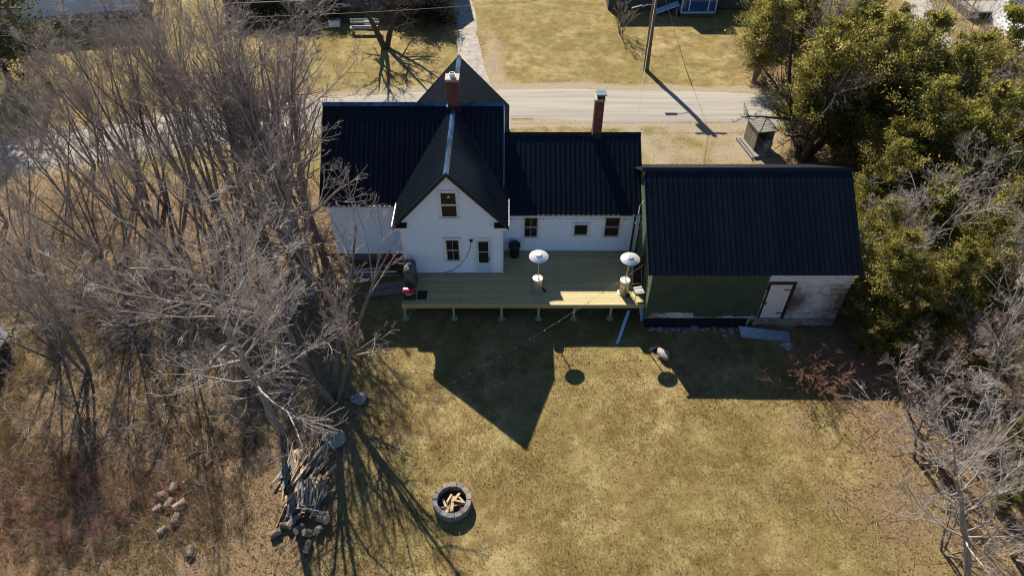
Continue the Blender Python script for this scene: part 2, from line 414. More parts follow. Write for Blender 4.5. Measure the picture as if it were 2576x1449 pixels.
tag(strip('driveway', -2.35 - (dy - 41.9) * 0.12, dy, 1.0, 0.022, M_DRIVE, 9, 0.10, 8), 'grey gravel driveway leading off the road', 'driveway')
sy_ = np.arange(46, 95, 0.5)
tag(strip('side_lane', 30.6 + (sy_ - 46) * 0.22, sy_, 1.25, 0.022, M_DRIVE, 9, 0.08, 9), 'grey lane beyond the cedars by the far white house', 'lane')

# ------------------------------------------------------------------ building helpers
def siding(name, m, parent, axis_, const, out, span, z0, z1, pitch=0.125, proud=0.024):
    """lapped boards on a vertical wall; axis_ 'x': wall at y=const facing out(-1/+1); span(z) -> (u0,u1)"""
    b = MB(); z = z0
    def pt(u, off, zz): return (u, const + out * off, zz) if axis_ == 'x' else (const + out * off, u, zz)
    while z < z1 - 1e-4:
        zt = min(z + pitch, z1)
        a0, a1 = span(z); c0, c1 = span(zt)
        b.add([pt(a0, 0, z), pt(a1, 0, z), pt(a0, proud, z), pt(a1, proud, z), pt(c0, 0.001, zt), pt(c1, 0.001, zt)],
              [(0, 1, 3, 2), (2, 3, 5, 4)])
        z = zt
    return b.build(name, m, parent)
RIBS = (0.03, 0.2586, 0.4872, 0.7158)
def panel_mesh(name, w, length, m):
    prof = [(0.0, 0.0)]
    for r in RIBS:
        if r + 0.05 < w: prof += [(r - 0.022, 0.0), (r - 0.010, 0.024), (r + 0.010, 0.024), (r + 0.022, 0.0)]
    prof += [(w, 0.0)]
    b = MB(); n = len(prof)
    b.add([(x, 0, h) for x, h in prof] + [(x, -length, h) for x, h in prof],
          [(i, n + i, n + i + 1, i + 1) for i in range(n - 1)])
    return b.mesh(name, m)
def roof_slope(parent, p0, along, down, width, length, m=None):
    """ribbed sheets from the ridge point p0 along 'along', each running 'down' the slope"""
    m = m or M_ROOF
    al, dn = Vector(along).normalized(), Vector(down).normalized()
    nrm = (-dn).cross(al) * -1
    if nrm.z < 0: nrm = -nrm
    PW = 0.9144; k = 0; x = 0.0; cache = {}
    # local axes: x along, y up the slope, z normal
    xa = al if al.cross(-dn).dot(nrm) > 0 else al
    flip = al.cross(-dn).dot(nrm) < 0
    while x < width - 0.02:
        w = min(PW, width - x); key = round(w, 3)
        if key not in cache: cache[key] = panel_mesh('roof_panel', w, length, m)
        o = mk('roof_panel', cache[key], parent)
        org = Vector(p0) + al * (x if not flip else x + w)
        ax = al if not flip else -al
        Mx = Matrix(((ax.x, -dn.x, nrm.x, org.x), (ax.y, -dn.y, nrm.y, org.y), (ax.z, -dn.z, nrm.z, org.z), (0, 0, 0, 1)))
        o.matrix_local = Mx
        x += PW
def ridge_cap(parent, p0, p1, d1, d2, w=0.17, lift=0.03, m=None):
    p0, p1 = Vector(p0), Vector(p1); d1, d2 = Vector(d1).normalized(), Vector(d2).normalized()
    up = Vector((0, 0, lift)); b = MB()
    pts = []
    for p in (p0, p1):
        pts += [p + up + d1 * w, p + up + Vector((0, 0, .012)), p + up + d2 * w]
    b.add(pts + [q - Vector((0, 0, 0.02)) for q in pts], [(0, 1, 4, 3), (1, 2, 5, 4), (6, 9, 10, 7), (7, 10, 11, 8), (0, 3, 9, 6), (2, 8, 11, 5), (0, 6, 7, 1), (1, 7, 8, 2), (3, 4, 10, 9), (4, 5, 11, 10)])
    return b.build('ridge_cap', m or M_RIDGE, parent)
def window_x(parent, x0, x1, z0, z1, y, sash_m, mull=False, double=True, casing=0.09, cas_m=None, hood=True):
    """window in a wall facing -y"""
    w = MB()
    for (a, b_, c, d) in ((x0 - casing, x1 + casing, z1, z1 + casing), (x0 - casing, x1 + casing, z0 - casing * .8, z0), (x0 - casing, x0, z0, z1), (x1, x1 + casing, z0, z1)):
        w.box(a, b_, y - 0.030, y + 0.04, c, d)
    if hood: w.box(x0 - casing - .03, x1 + casing + .03, y - 0.055, y, z1 + casing, z1 + casing + 0.025)
    win = w.build('window', cas_m or M_TRIM, parent)
    MB().box(x0 - casing - .02, x1 + casing + .02, y - 0.07, y - .034, z0 - 0.045, z0 - .012).build('sill', cas_m or M_TRIM, win)
    s = MB(); t = 0.045
    zm = z0 + (z1 - z0) * 0.5
    segs = [(z0, zm, y - 0.012), (zm, z1, y - 0.022)] if double else [(z0, z1, y - 0.015)]
    for (a, b_, yy) in segs:
        s.box(x0, x0 + t, yy, yy + .03, a, b_); s.box(x1 - t, x1, yy, yy + .03, a, b_)
        s.box(x0 + t, x1 - t, yy, yy + .03, a, a + t); s.box(x0 + t, x1 - t, yy, yy + .03, b_ - t, b_)
        if mull:
            xm = (x0 + x1) / 2; s.box(xm - .012, xm + .012, yy + .002, yy + .028, a + t, b_ - t)
    s.build('sash', sash_m, win)
    for (a, b_, yy) in segs:
        MB().box(x0 + t, x1 - t, yy + .016, yy + .020, a + t, b_ - t).build('pane', M_GLASS, win)
    return win
def brick_chimney(parent, cx, cy, z0, z1, wx, wy, seed=0):
    body = MB().box(cx - wx / 2 + .012, cx + wx / 2 - .012, cy - wy / 2 + .012, cy + wy / 2 - .012, z0, z1 - .004).build('chimney', M_MORTAR, parent)
    H, GAP = 0.075, 0.010
    cache = {}
    def bm_(l, d):
        k = (round(l, 3), round(d, 3))
        if k not in cache: cache[k] = MB().box(-l / 2, l / 2, -d / 2, d / 2, 0, H - GAP).mesh('brick', M_BRICK)
        return cache[k]
    r = random.Random(seed); n = int((z1 - z0) / H); D = 0.095
    for i in range(n):
        z = z0 + i * H
        for side in range(4):
            L_ = wx if side % 2 == 0 else wy - 2 * D
            nb = max(2, round(L_ / 0.21)); off = 0.5 if i % 2 else 0.0
            edges = [0] + [(k + 1 - off) / nb for k in range(nb)] + [1]
            edges = sorted(set(round(min(max(e, 0), 1), 4) for e in edges))
            for e0, e1 in zip(edges[:-1], edges[1:]):
                l = (e1 - e0) * L_ - GAP
                if l < 0.03: continue
                m_ = ((e0 + e1) / 2 - 0.5) * L_
                o = mk('brick', bm_(l, D), body)
                if side == 0: o.location = (cx + m_, cy - wy / 2 + D / 2, z)
                elif side == 2: o.location = (cx + m_, cy + wy / 2 - D / 2, z)
                else:
                    o.location = (cx + (wx / 2 - D / 2) * (1 if side == 1 else -1), cy + m_, z); o.rotation_euler = (0, 0, math.pi / 2)
                o.location.x += r.uniform(-.002, .002); o.location.y += r.uniform(-.002, .002)
    return body

# ------------------------------------------------------------------ the white farmhouse
HX = -2.66
house = thing('farmhouse', 'white clapboard farmhouse with black ribbed metal roofs and two brick chimneys', 'house', (HX, 27, 0))
EL, ER, EY = -4.89, -0.42, 23.31           # rear gable wing: left, right, wall plane
RZ, EZ = 6.98, 4.30                         # ridge height, eave height of the gables
ML, MR, MY0, MY1, MRY = -8.32, -0.41, 24.86, 32.1, 28.45
DECK = 1.2
def gable_span(z):
    if z <= EZ - 0.12: return EL, ER
    t = (z - (EZ - 0.12)) / (RZ - 0.16 - (EZ - 0.12)); h = (ER - EL) / 2
    return EL + h * t, ER - h * t
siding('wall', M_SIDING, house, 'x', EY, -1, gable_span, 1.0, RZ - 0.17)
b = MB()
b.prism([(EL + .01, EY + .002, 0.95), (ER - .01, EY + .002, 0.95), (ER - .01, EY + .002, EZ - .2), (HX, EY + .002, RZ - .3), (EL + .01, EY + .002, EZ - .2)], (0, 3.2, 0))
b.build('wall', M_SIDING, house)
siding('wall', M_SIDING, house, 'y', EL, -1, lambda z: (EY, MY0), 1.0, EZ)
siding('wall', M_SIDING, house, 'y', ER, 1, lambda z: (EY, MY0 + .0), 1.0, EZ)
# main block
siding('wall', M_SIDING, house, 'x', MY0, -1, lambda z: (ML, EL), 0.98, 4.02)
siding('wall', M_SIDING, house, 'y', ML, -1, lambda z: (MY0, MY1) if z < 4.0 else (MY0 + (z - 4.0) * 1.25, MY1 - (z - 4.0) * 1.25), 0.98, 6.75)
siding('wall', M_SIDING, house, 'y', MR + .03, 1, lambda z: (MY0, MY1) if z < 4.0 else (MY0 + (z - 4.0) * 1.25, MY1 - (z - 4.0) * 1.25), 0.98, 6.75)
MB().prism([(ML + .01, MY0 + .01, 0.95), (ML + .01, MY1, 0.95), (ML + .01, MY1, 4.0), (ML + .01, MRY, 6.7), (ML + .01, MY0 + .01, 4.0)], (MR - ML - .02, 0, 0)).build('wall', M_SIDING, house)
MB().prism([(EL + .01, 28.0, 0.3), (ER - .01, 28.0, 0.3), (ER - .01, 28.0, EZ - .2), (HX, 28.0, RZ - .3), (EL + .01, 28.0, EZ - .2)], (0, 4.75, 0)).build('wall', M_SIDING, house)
# foundation, recessed and dark under the rear wall
fd = MB().box(ML + .25, EL - .05, MY0 + 0.55, MY1 - .3, -0.1, 0.96).box(EL + .2, ER - .2, EY + 0.4, 32.5, -.1, 0.96)
fd.build('foundation', M_MORTAR, house)
MB().box(EL - 1.3, EL - .35, MY0 + 0.35, MY0 + 0.52, 0, 0.92).build('foundation', M_BRICK, house)
for px in (ML + .2, -6.6):
    MB().box(px, px + .16, MY0 + .08, MY0 + .24, -.05, 0.97).build('foundation_post', M_GREYBOARD, house)
# roofs: each a body with ribbed sheets and a ridge cap
def gable_roof_y(y0, y1, xl, xr, ez, rz, name='roof'):
    t = 0.09
    poly = [(xl, y0, ez), (HX, y0, rz), (xr, y0, ez), (xr, y0, ez - t), (HX, y0, rz - t * 1.4), (xl, y0, ez - t)]
    rf = MB().prism(poly, (0, y1 - y0, 0)).build(name, M_SHEATH, house)
    dl, dr = Vector((xl - HX, 0, ez - rz)), Vector((xr - HX, 0, ez - rz))
    up = 0.006
    roof_slope(rf, (HX, y0 - .02, rz + up), (0, 1, 0), dl, y1 - y0 + .02, dl.length + .03)
    roof_slope(rf, (HX, y0 - .02, rz + up), (0, 1, 0), dr, y1 - y0 + .02, dr.length + .03)
    return rf, dl, dr
XL, XR = -5.16, -0.15
rf, dl, dr = gable_roof_y(23.02, 28.6, XL, XR, EZ - 0.12, RZ)
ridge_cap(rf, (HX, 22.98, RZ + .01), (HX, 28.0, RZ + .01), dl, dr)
for d in (dl, dr):                                     # brown rake boards on the rear gable and pale eave edges
    n_ = d.normalized()
    MB().prism([(HX, 22.99, RZ - .01), (HX + d.x, 22.99, RZ + d.z - .01), (HX + d.x, 22.99, RZ + d.z - .20), (HX, 22.99, RZ - .20)], (0, 0.04, 0)).build('rake_board', M_RAKE, rf)
    MB().prism([(HX, 23.03, RZ - .15), (HX + d.x * .97, 23.03, RZ + d.z * .97 - .15), (HX + d.x * .97, 23.03, RZ + d.z * .97 - .17), (HX, 23.03, RZ - .17)], (0, 0.26, 0)).build('soffit', M_RAKE, rf)
MB().box(XL - .035, XL + .005, 23.0, MY0 - .25, EZ - .19, EZ - .09).build('eave_edge', M_EDGE, rf)
MB().box(XR - .005, XR + .035, 23.0, MY0 + .1, EZ - .19, EZ - .09).build('eave_edge', M_EDGE, rf)
for sx in (-1, 1):                                     # boxed eave returns
    x = XL if sx < 0 else XR
    x0, x1 = (x, x + .62) if sx < 0 else (x - .62, x)
    MB().box(x0, x1, 23.03, EY - .018, EZ - .33, EZ - .20).build('eave_return', M_TRIM, rf)
    MB().prism([(x0, 23.0, EZ - .198), (x1, 23.0, EZ - .198), (x1, EY - .02, EZ - .13), (x0, EY - .02, EZ - .13)], (0, 0, .02)).build('return_cap', M_RAKE, rf)
rf2, dl2, dr2 = gable_roof_y(28.3, 33.0, XL - .02, XR + .02, EZ - 0.12, RZ + .004)
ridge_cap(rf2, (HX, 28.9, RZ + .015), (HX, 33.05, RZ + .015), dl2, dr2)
MB().box(XR + .016, XR + .06, 30.2, 33.0, EZ - .19, EZ - .07).build('eave_edge', M_EDGE, rf2)
# main roof
MEY, MEZ, MXL, MXR = 24.66, 4.06, -8.62, -0.40
t = .09
poly = [(MXL, MEY, MEZ), (MXL, MRY, RZ - .03), (MXL, 2 * MRY - MEY, MEZ), (MXL, 2 * MRY - MEY, MEZ - t), (MXL, MRY, RZ - .16), (MXL, MEY, MEZ - t)]
rf3 = MB().prism(poly, (MXR - MXL, 0, 0)).build('roof', M_SHEATH, house)
d1 = Vector((0, MEY - MRY, MEZ - RZ + .03)); d2 = Vector((0, MRY - MEY, MEZ - RZ + .03))
roof_slope(rf3, (MXL - .02, MRY, RZ - .024), (1, 0, 0), d1, MXR - MXL + .04, d1.length + .03)
roof_slope(rf3, (MXL - .02, MRY, RZ - .024), (1, 0, 0), d2, MXR - MXL + .04, d2.length + .03)
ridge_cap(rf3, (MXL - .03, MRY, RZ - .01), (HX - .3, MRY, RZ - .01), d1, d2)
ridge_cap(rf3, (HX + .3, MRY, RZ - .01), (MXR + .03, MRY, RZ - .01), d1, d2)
MB().box(MXL - .02, XL - .04, MEY - .05, MEY - .035, MEZ - .05, MEZ - .022).build('eave_edge', M_EDGE, rf3)
MB().box(MXL, XL, MEY + .01, MY0, MEZ - .14, MEZ - .12).build('soffit', M_TRIM, rf3)
# kitchen wing
WX0, WX1, WY, WEZ, WRY, WRZ = -0.38, 5.86, 24.84, 3.45, 28.0, 5.66
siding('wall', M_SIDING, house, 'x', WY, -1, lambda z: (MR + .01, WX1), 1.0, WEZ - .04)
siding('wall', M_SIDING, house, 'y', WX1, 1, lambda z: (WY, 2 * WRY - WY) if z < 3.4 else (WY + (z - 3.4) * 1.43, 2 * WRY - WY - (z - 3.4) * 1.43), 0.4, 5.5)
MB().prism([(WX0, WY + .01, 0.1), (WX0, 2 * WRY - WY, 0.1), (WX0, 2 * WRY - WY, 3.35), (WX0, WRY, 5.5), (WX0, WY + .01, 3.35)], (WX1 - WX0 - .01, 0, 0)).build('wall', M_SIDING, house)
wl, wr = -0.36, 5.97
poly = [(wl, WY - .06, WEZ), (wl, WRY, WRZ), (wl, 2 * WRY - WY + .06, WEZ), (wl, 2 * WRY - WY + .06, WEZ - .08), (wl, WRY, WRZ - .1), (wl, WY - .06, WEZ - .08)]
rf4 = MB().prism(poly, (wr - wl, 0, 0)).build('roof', M_SHEATH, house)
w1 = Vector((0, WY - .06 - WRY, WEZ - WRZ)); w2 = Vector((0, WRY - WY + .06, WEZ - WRZ))
roof_slope(rf4, (wl, WRY, WRZ + .006), (1, 0, 0), w1, wr - wl + .02, w1.length + .03)
roof_slope(rf4, (wl, WRY, WRZ + .006), (1, 0, 0), w2, wr - wl + .02, w2.length + .03)
ridge_cap(rf4, (wl, WRY, WRZ + .012), (wr + .03, WRY, WRZ + .012), w1, w2, m=M_ROOF)
MB().box(XR + .06, wr + .02, WY - .125, WY - .095, WEZ - .075, WEZ - .03).build('eave_edge', M_EDGE, rf4)
MB().box(-.36, wr, WY - .09, WY - .019, WEZ - .12, WEZ - .085).build('soffit', M_TRIM, rf4)
for (x0, x1) in ((5.60, 5.67), (5.74, 5.87)):                # downpipe and corner board
    MB().box(x0, x1, WY - (.10 if x0 < 5.65 else .03), WY - .002, 1.2, WEZ - .13).build('downpipe' if x0 < 5.65 else 'corner_board', M_BLACK if x0 < 5.65 else M_TRIM, house)
MB().box(ER - .09, ER + .02, EY - .024, EY - .001, 1.0, EZ - .34).build('corner_board', M_TRIM, house)
MB().box(EL - .02, EL + .07, EY - .024, EY - .001, 1.0, EZ - .34).build('corner_board', M_TRIM, house)
# openings
wu = window_x(house, -3.03, -2.32, 4.49, 5.83, EY - .034, M_SASHW, hood=False)
st = MB(); pts = []
for k in range(10):
    a = math.pi / 2 + k * math.pi / 5; rr = 0.10 if k % 2 == 0 else 0.045
    pts.append((-2.66 + rr * math.cos(a), EY - .052, 5.58 + rr * math.sin(a)))
st.prism(pts, (0, .012, 0)).build('star_ornament', M_STAR, wu)
window_x(house, -2.95, -2.36, 1.98, 3.22, EY - .034, M_SASH, mull=True)
window_x(house, 0.56, 1.19, 2.06, 3.25, WY - .034, M_SASH, mull=True, hood=False)
window_x(house, 2.88, 3.52, 2.18, 2.82, WY - .034, M_SASH, double=False)
window_x(house, 4.28, 4.98, 2.10, 3.25, WY - .034, M_SASH, hood=False)
dx0, dx1, dz1 = -1.62, -0.94, 3.22
dr_ = MB()
for (x0, x1, z0, z1) in ((dx0 - .10, dx0, DECK, dz1 + .10), (dx1, dx1 + .10, DECK, dz1 + .10), (dx0, dx1, dz1, dz1 + .10)): dr_.box(x0, x1, EY - .05, EY + .02, z0, z1)
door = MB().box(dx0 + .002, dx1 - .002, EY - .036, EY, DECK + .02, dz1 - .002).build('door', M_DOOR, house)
dr_.build('frame', M_TRIM, door)
for (z0, z1) in ((1.84, 2.46), (2.51, 3.10)):
    MB().box(dx0 + .12, dx1 - .12, EY - .046, EY - .037, z0, z1).build('pane', M_GLASS, door)
MB().box(dx1 - .085, dx1 - .055, EY - .075, EY - .037, 2.02, 2.17).build('handle', M_BLACK, door)
cable = [(-1.80, EY - .03, 3.18), (-1.86, EY - .035, 2.75), (-2.05, EY - .035, 2.2), (-2.35, EY - .035, 1.7), (-2.75, EY - .035, 1.33), (-3.1, EY - .035, 1.24)]
MB().tube(cable, 0.012, 6).build('cable', M_BLACK, house)
MB().box(-1.88, -1.74, EY - .10, EY - .018, 3.13, 3.24).build('wall_lamp', M_BLACK, house)
# chimneys
ch = brick_chimney(house, -2.63, 28.2, 6.3, 8.30, 0.56, 0.50, 2)
MB().box(-2.94, -2.32, 27.92, 28.48, 8.30, 8.40).build('cap', M_CAPM, ch)
MB().box(-2.80, -2.46, 28.04, 28.36, 8.395, 8.415).lathe([(0.13, 0), (0.13, .16), (.105, .16), (.105, 0)], 16, (-2.63, 28.2, 8.41), caps=False).build('flue', M_FLUE, ch)
MB().lathe([(0.105, 0), (0.10, 0.03)], 16, (-2.63, 28.2, 8.50)).build('flue_mouth', M_BLACK, ch)
MB().box(-2.95, -2.31, 27.90, 28.16, 6.62, 7.08).build('flashing', M_BLACK, ch)
ch = brick_chimney(house, 3.93, 28.02, 5.4, 7.42, 0.42, 0.42, 5)
MB().box(3.70, 4.16, 27.79, 28.25, 7.42, 7.50).build('cap', M_CAPM, ch)
MB().box(3.80, 4.14, 27.84, 28.2, 7.50, 7.66).build('flue_mouth', M_BLACK, ch)
MB().box(3.76, 4.20, 27.80, 28.24, 7.66, 7.73).build('rain_cover', M_BLUECAP, ch)
MB().box(3.70, 4.16, 27.77, 28.27, 5.42, 5.74).build('flashing', M_BLACK, ch)
# string of small bulbs under the eaves
sl = thing('string_lights', 'thin wire with tiny bulbs strung along the house wall above the windows', 'string lights', (2.5, WY - .1, 3.2))
pts = [(ER + .1 + k * (5.9) / 40, WY - .13, 3.26 - 0.05 * abs(math.sin(k * math.pi / 8))) for k in range(41)]
MB().tube(pts, 0.006, 5).build('wire', M_WIRE, sl)
for k in range(2, 40, 5): MB().lathe([(0.004, 0), (0.022, .02), (0.018, .05), (.004, .06)], 8, (pts[k][0], pts[k][1], pts[k][2] - .065)).build('bulb', M_BLACK, sl)

# ------------------------------------------------------------------ the garage with the green wall
GX0, GX1, GY0, GEZ, GRY, GRZ = 5.92, 14.40, 21.02, 3.32, 24.9, 5.86
GY1 = 2 * GRY - GY0
gar = thing('garage', 'long outbuilding with black metal roof, green boarded wall and weathered white shingles', 'garage', (10.1, 24.9, 0))
MB().prism([(GX0 + .02, GY0 + .02, .05), (GX0 + .02, GY1, .05), (GX0 + .02, GY1, GEZ - .1), (GX0 + .02, GRY, GRZ - .16), (GX0 + .02, GY0 + .02, GEZ - .1)], (GX1 - GX0 - .04, 0, 0)).build('wall', M_GREEN, gar)
MB().prism([(GX0, GY0 + .0, .5), (GX0, GY1, .5), (GX0, GY1, GEZ - .12), (GX0, GRY, GRZ - .18), (GX0, GY0, GEZ - .12)], (.019, 0, 0)).build('wall', M_GREENTRIM, gar)
# shingles over the front wall, laid in courses
r = random.Random(4); sh = MB(); stn = []; z = 0.10
while z < GEZ - .14:
    x = (10.9 if z < 0.5 else GX0) + r.uniform(-.1, 0)
    while x < GX1:
        w = r.uniform(.13, .26); h = 0.13 + r.uniform(-.006, .006)
        x0, x1 = max(x, GX0), min(x + w - .006, GX1)
        if x1 - x0 > .03 and not (10.95 < (x0 + x1) / 2 < 11.95 and 0.65 < z < 2.75):
            zb = z + r.uniform(-.006, .006); pr = .022 + r.uniform(0, .006)
            sh.add([(x0, GY0 + .02, zb), (x1, GY0 + .02, zb), (x1, GY0 - pr, zb), (x0, GY0 - pr, zb), (x0, GY0 + .004, zb + h), (x1, GY0 + .004, zb + h)],
                   [(3, 2, 5, 4), (0, 1, 2, 3), (0, 3, 4), (1, 5, 2)])
            st_v = .30 + .9 * math.exp(-((z - 1.5) / 1.0) ** 2) * (.5 + .5 * math.sin(x0 * 2.3 + .6 * math.sin(z * 3))) + r.gauss(0, .09) - (.25 if z > 2.7 else 0) + (.3 if z < .6 else 0)
            stn += [min(max(st_v, 0), 1)] * 6
        x += w
    z += 0.125
so = tag(sh.build('shingles', M_SHAKE, gar), kind='stuff')
at_ = so.data.attributes.new('tint', 'FLOAT', 'POINT'); at_.data.foreach_set('value', stn)
# green board nailed over the left of the front wall, its lower edge torn
e = [(GX0 - .03, .62)]
x = GX0
while x < 10.85:
    x += .12
    base = .95 if 6.15 < x < 8.0 else .72
    e.append((min(x, 10.86), base + r.uniform(-.05, .05)))
poly = [(px, GY0 - .045, pz) for px, pz in e] + [(10.84, GY0 - .045, GEZ - .10), (GX0 - .03, GY0 - .045, GEZ - .10)]
MB().prism(poly, (0, .012, 0)).build('green_board', M_GREEN, gar)
MB().box(GX0 - .035, GX0 - .004, GY0 - .05, GY0 + .35, .6, GEZ - .12).build('corner_board', M_GREENTRIM, gar)
# corrugated black skirt and the rubble behind
n = 180; sk = MB(); pts = []
for i in range(n + 1):
    x = GX0 + .02 + (10.48 - GX0) * i / n; y = GY0 - .055 - .012 * math.sin(i * 1.9)
    pts += [(x, y, .0), (x, y, .60)]
sk.add(pts, [(2 * i, 2 * i + 2, 2 * i + 3, 2 * i + 1) for i in range(n)])
sk.build('skirt', M_DARKSKIRT, gar)
for (x0, x1, z0, z1, m_, dy_) in ((10.50, 10.58, 0, .62, M_RIM, .06), (10.6, 12.0, .50, .60, M_GREYBOARD, .05), (11.85, 12.75, .02, .52, M_GREYBOARD, .045)):
    MB().box(x0, x1, GY0 - dy_, GY0 - dy_ + .03, z0, z1).build('sill_board', m_, gar)
# door
gd = MB()
for (x0, x1, z0, z1) in ((10.93, 12.05, 2.72, 2.86), (11.93, 12.05, .62, 2.72), (10.93, 10.99, .62, 2.72)): gd.box(x0, x1, GY0 - .075, GY0 - .02, z0, z1)
gdoor = gd.build('door', M_RAKE, gar)
for k in range(6):
    x0 = 11.0 + k * .152
    MB().box(x0, x0 + .147, GY0 - .062, GY0 - .02, .66, 2.70).build('door_board', M_GDOOR, gdoor)
MB().box(11.02, 11.06, GY0 - .10, GY0 - .063, 1.5, 1.68).build('handle', M_BLACK, gdoor)
for z in (.95, 2.4): MB().box(11.62, 11.96, GY0 - .082, GY0 - .076, z, z + .05).build('hinge', M_RAKE, gdoor)
# roof
gl, gr = 5.70, 14.66
poly = [(gl, GY0 - .05, GEZ), (gl, GRY, GRZ), (gl, GY1 + .05, GEZ), (gl, GY1 + .05, GEZ - .08), (gl, GRY, GRZ - .12), (gl, GY0 - .05, GEZ - .08)]
rf5 = MB().prism(poly, (gr - gl, 0, 0)).build('roof', M_SHEATH, gar)
g1 = Vector((0, GY0 - .05 - GRY, GEZ - GRZ)); g2 = Vector((0, GRY - GY0 + .05, GEZ - GRZ))
roof_slope(rf5, (gl, GRY, GRZ + .006), (1, 0, 0), g1, gr - gl + .02, g1.length + .04)
roof_slope(rf5, (gl, GRY, GRZ + .006), (1, 0, 0), g2, gr - gl + .02, g2.length + .04)
ridge_cap(rf5, (gl - .05, GRY, GRZ + .012), (gr + .04, GRY, GRZ + .012), g1, g2, .2, m=M_ROOF)
MB().box(gl - .03, gl - .004, GRY - .35, GRY + .35, GRZ - .28, GRZ - .06).build('fascia', M_BLACK, rf5)
# cable bracket and power mast on the garage gable
MB().tube([(5.80, 24.3, 4.6), (5.58, 24.0, 4.55), (5.48, 23.6, 4.4), (5.50, 23.4, 3.8)], .02, 6).build('service_cable', M_WIREPALE, gar)
MB().tube([(5.36, 23.5, 3.95), (5.52, 23.34, 3.72), (5.70, 23.5, 3.95), (5.52, 23.62, 4.1), (5.36, 23.5, 3.95)], .014, 5).build('bracket', M_BLUEFRAME, gar)

# ------------------------------------------------------------------ deck
deck = thing('deck', 'L-shaped raised deck of pale yellow treated pine boards behind the house', 'deck', (0.5, 22.5, 0))
DX0, DX1, DY0 = -4.88, 5.90, 21.25
PITCH, BW, BT = 0.145, 0.131, 0.030
bc = {}
def board(x0, x1, y, zt=DECK):
    k = round(x1 - x0, 2)
    if k not in bc: bc[k] = MB().box(0, k - .004, 0, BW, -BT, 0).mesh('deck_board', M_DECK)
    o = mk('deck_board', bc[k], deck); o.location = Vector((x0, y, zt + rnd.uniform(-.0015, .0015)))
    return o
y = DY0 - .02; row = 0
while y + BW < WY - .01:
    if y < EY - .16: cuts = [DX0, -0.42 if row % 2 == 0 else -2.0, 1.9 if row % 3 else 3.3, DX1]
    elif y < EY - .02: cuts = [ER + .03, 2.6, DX1]
    else: cuts = [ER + .04, 3.0 if row % 2 else 4.5, DX1]
    if y < EY - .16 or y > EY - .16:
        for a_, b_ in zip(cuts[:-1], cuts[1:]): board(a_, b_, y)
    y += PITCH; row += 1
for (x0, x1) in ((DX0, 0.62), (0.63, DX1)): MB().box(x0, x1, DY0 + .0, DY0 + .038, DECK - .235, DECK - BT - .003).build('rim_board', M_RIM, deck)
MB().box(DX0, DX0 + .038, DY0 + .04, EY, DECK - .235, DECK - BT - .003).build('rim_board', M_RIM, deck)
MB().box(DX1 - .038, DX1, DY0 + .04, WY, DECK - .235, DECK - BT - .003).build('rim_board', M_RIM, deck)
for k in range(27):
    x = DX0 + .4 * (k + 1)
    if x < DX1 - .1: MB().box(x, x + .038, DY0 + .04, (EY if x < ER else WY) - .03, DECK - .235, DECK - BT - .004).build('joist', M_RIM, deck)
MB().box(DX0 + .05, DX1 - .05, DY0 + .22, DY0 + .30, DECK - .42, DECK - .24).build('beam', M_RIM, deck)
for px in (1022, 1143, 1262, 1354, 1442, 1533):
    g = G(px, 797)
    p = MB().box(g.x - .05, g.x + .05, DY0 + .21, DY0 + .31, .06, DECK - .425).build('post', M_RIM, deck)
    MB().lathe([(.16, -.05), (.16, .07), (.13, .09)], 16, (g.x, DY0 + .26, 0)).build('footing', M_CONC, p)

# ------------------------------------------------------------------ patio heaters
def heater(loc, rz, label, lean):
    t = thing('patio_heater', label, 'patio heater', loc, rz, local=True)
    MB().lathe([(.24, 0), (.255, .01), (.255, .05), (.22, .06)], 28).build('base', M_GALV, t)
    w = MB().cbox((.25, -.1, .05), (.10, .05, .05)).build('axle', M_BLKMETAL, t)
    for s in (-1, 1):
        Mx = Matrix.Translation((.28, -.1 + s * .10, .06)) @ Euler((math.pi / 2, 0, 0)).to_matrix().to_4x4()
        MB().lathe([(.05, -.015), (.055, 0), (.05, .015)], 14, M=Mx).build('wheel', M_BLACK, t)
    ho = MB().lathe([(.21, .06), (.21, .77), (.20, .785)], 32).build('tank_housing', M_STEEL, t, smooth=False)
    for p in ho.data.polygons: p.use_smooth = abs(p.normal.z) < .5
    MB().lathe([(.205, .785), (.222, .79), (.222, .805), (.19, .81), (.17, .792), (.02, .80)], 32).build('housing_lid', M_CHROME, t)
    MB().cbox((-.02, -.212, .42), (.10, .006, .045)).build('hand_hole', M_BLACK, ho)
    MB().tube([(0, 0, .79), (lean * .4, 0, 1.3), (lean, 0, 1.82)], .026, 12).build('pole', M_STEEL, t)
    MB().lathe([(.07, 1.80), (.095, 1.84), (.095, 2.02), (.06, 2.06)], 20, (lean, 0, 0)).build('burner', M_GALV, t)
    rf_ = MB()
    prof = [(.415, 2.085), (.425, 2.090), (.420, 2.10), (.16, 2.165), (.155, 2.17), (.15, 2.195), (.03, 2.205)]
    rf_.lathe(prof, 40, (lean, 0, 0), caps=True)
    d = rf_.build('reflector', M_CHROME, t)
    for p in d.data.polygons: p.use_smooth = True
    MB().lathe([(.10, 2.206), (.11, 2.212), (.10, 2.216)], 20, (lean, 0, 0)).build('reflector_boss', M_GALV, d)
    return t
heater((1.15, 22.10, DECK), 0.4, 'steel mushroom patio heater standing in shade mid-deck', 0.0)
heater((5.00, 21.98, DECK), -0.6, 'steel mushroom patio heater in the sunlit strip near the garden chair', 0.07)

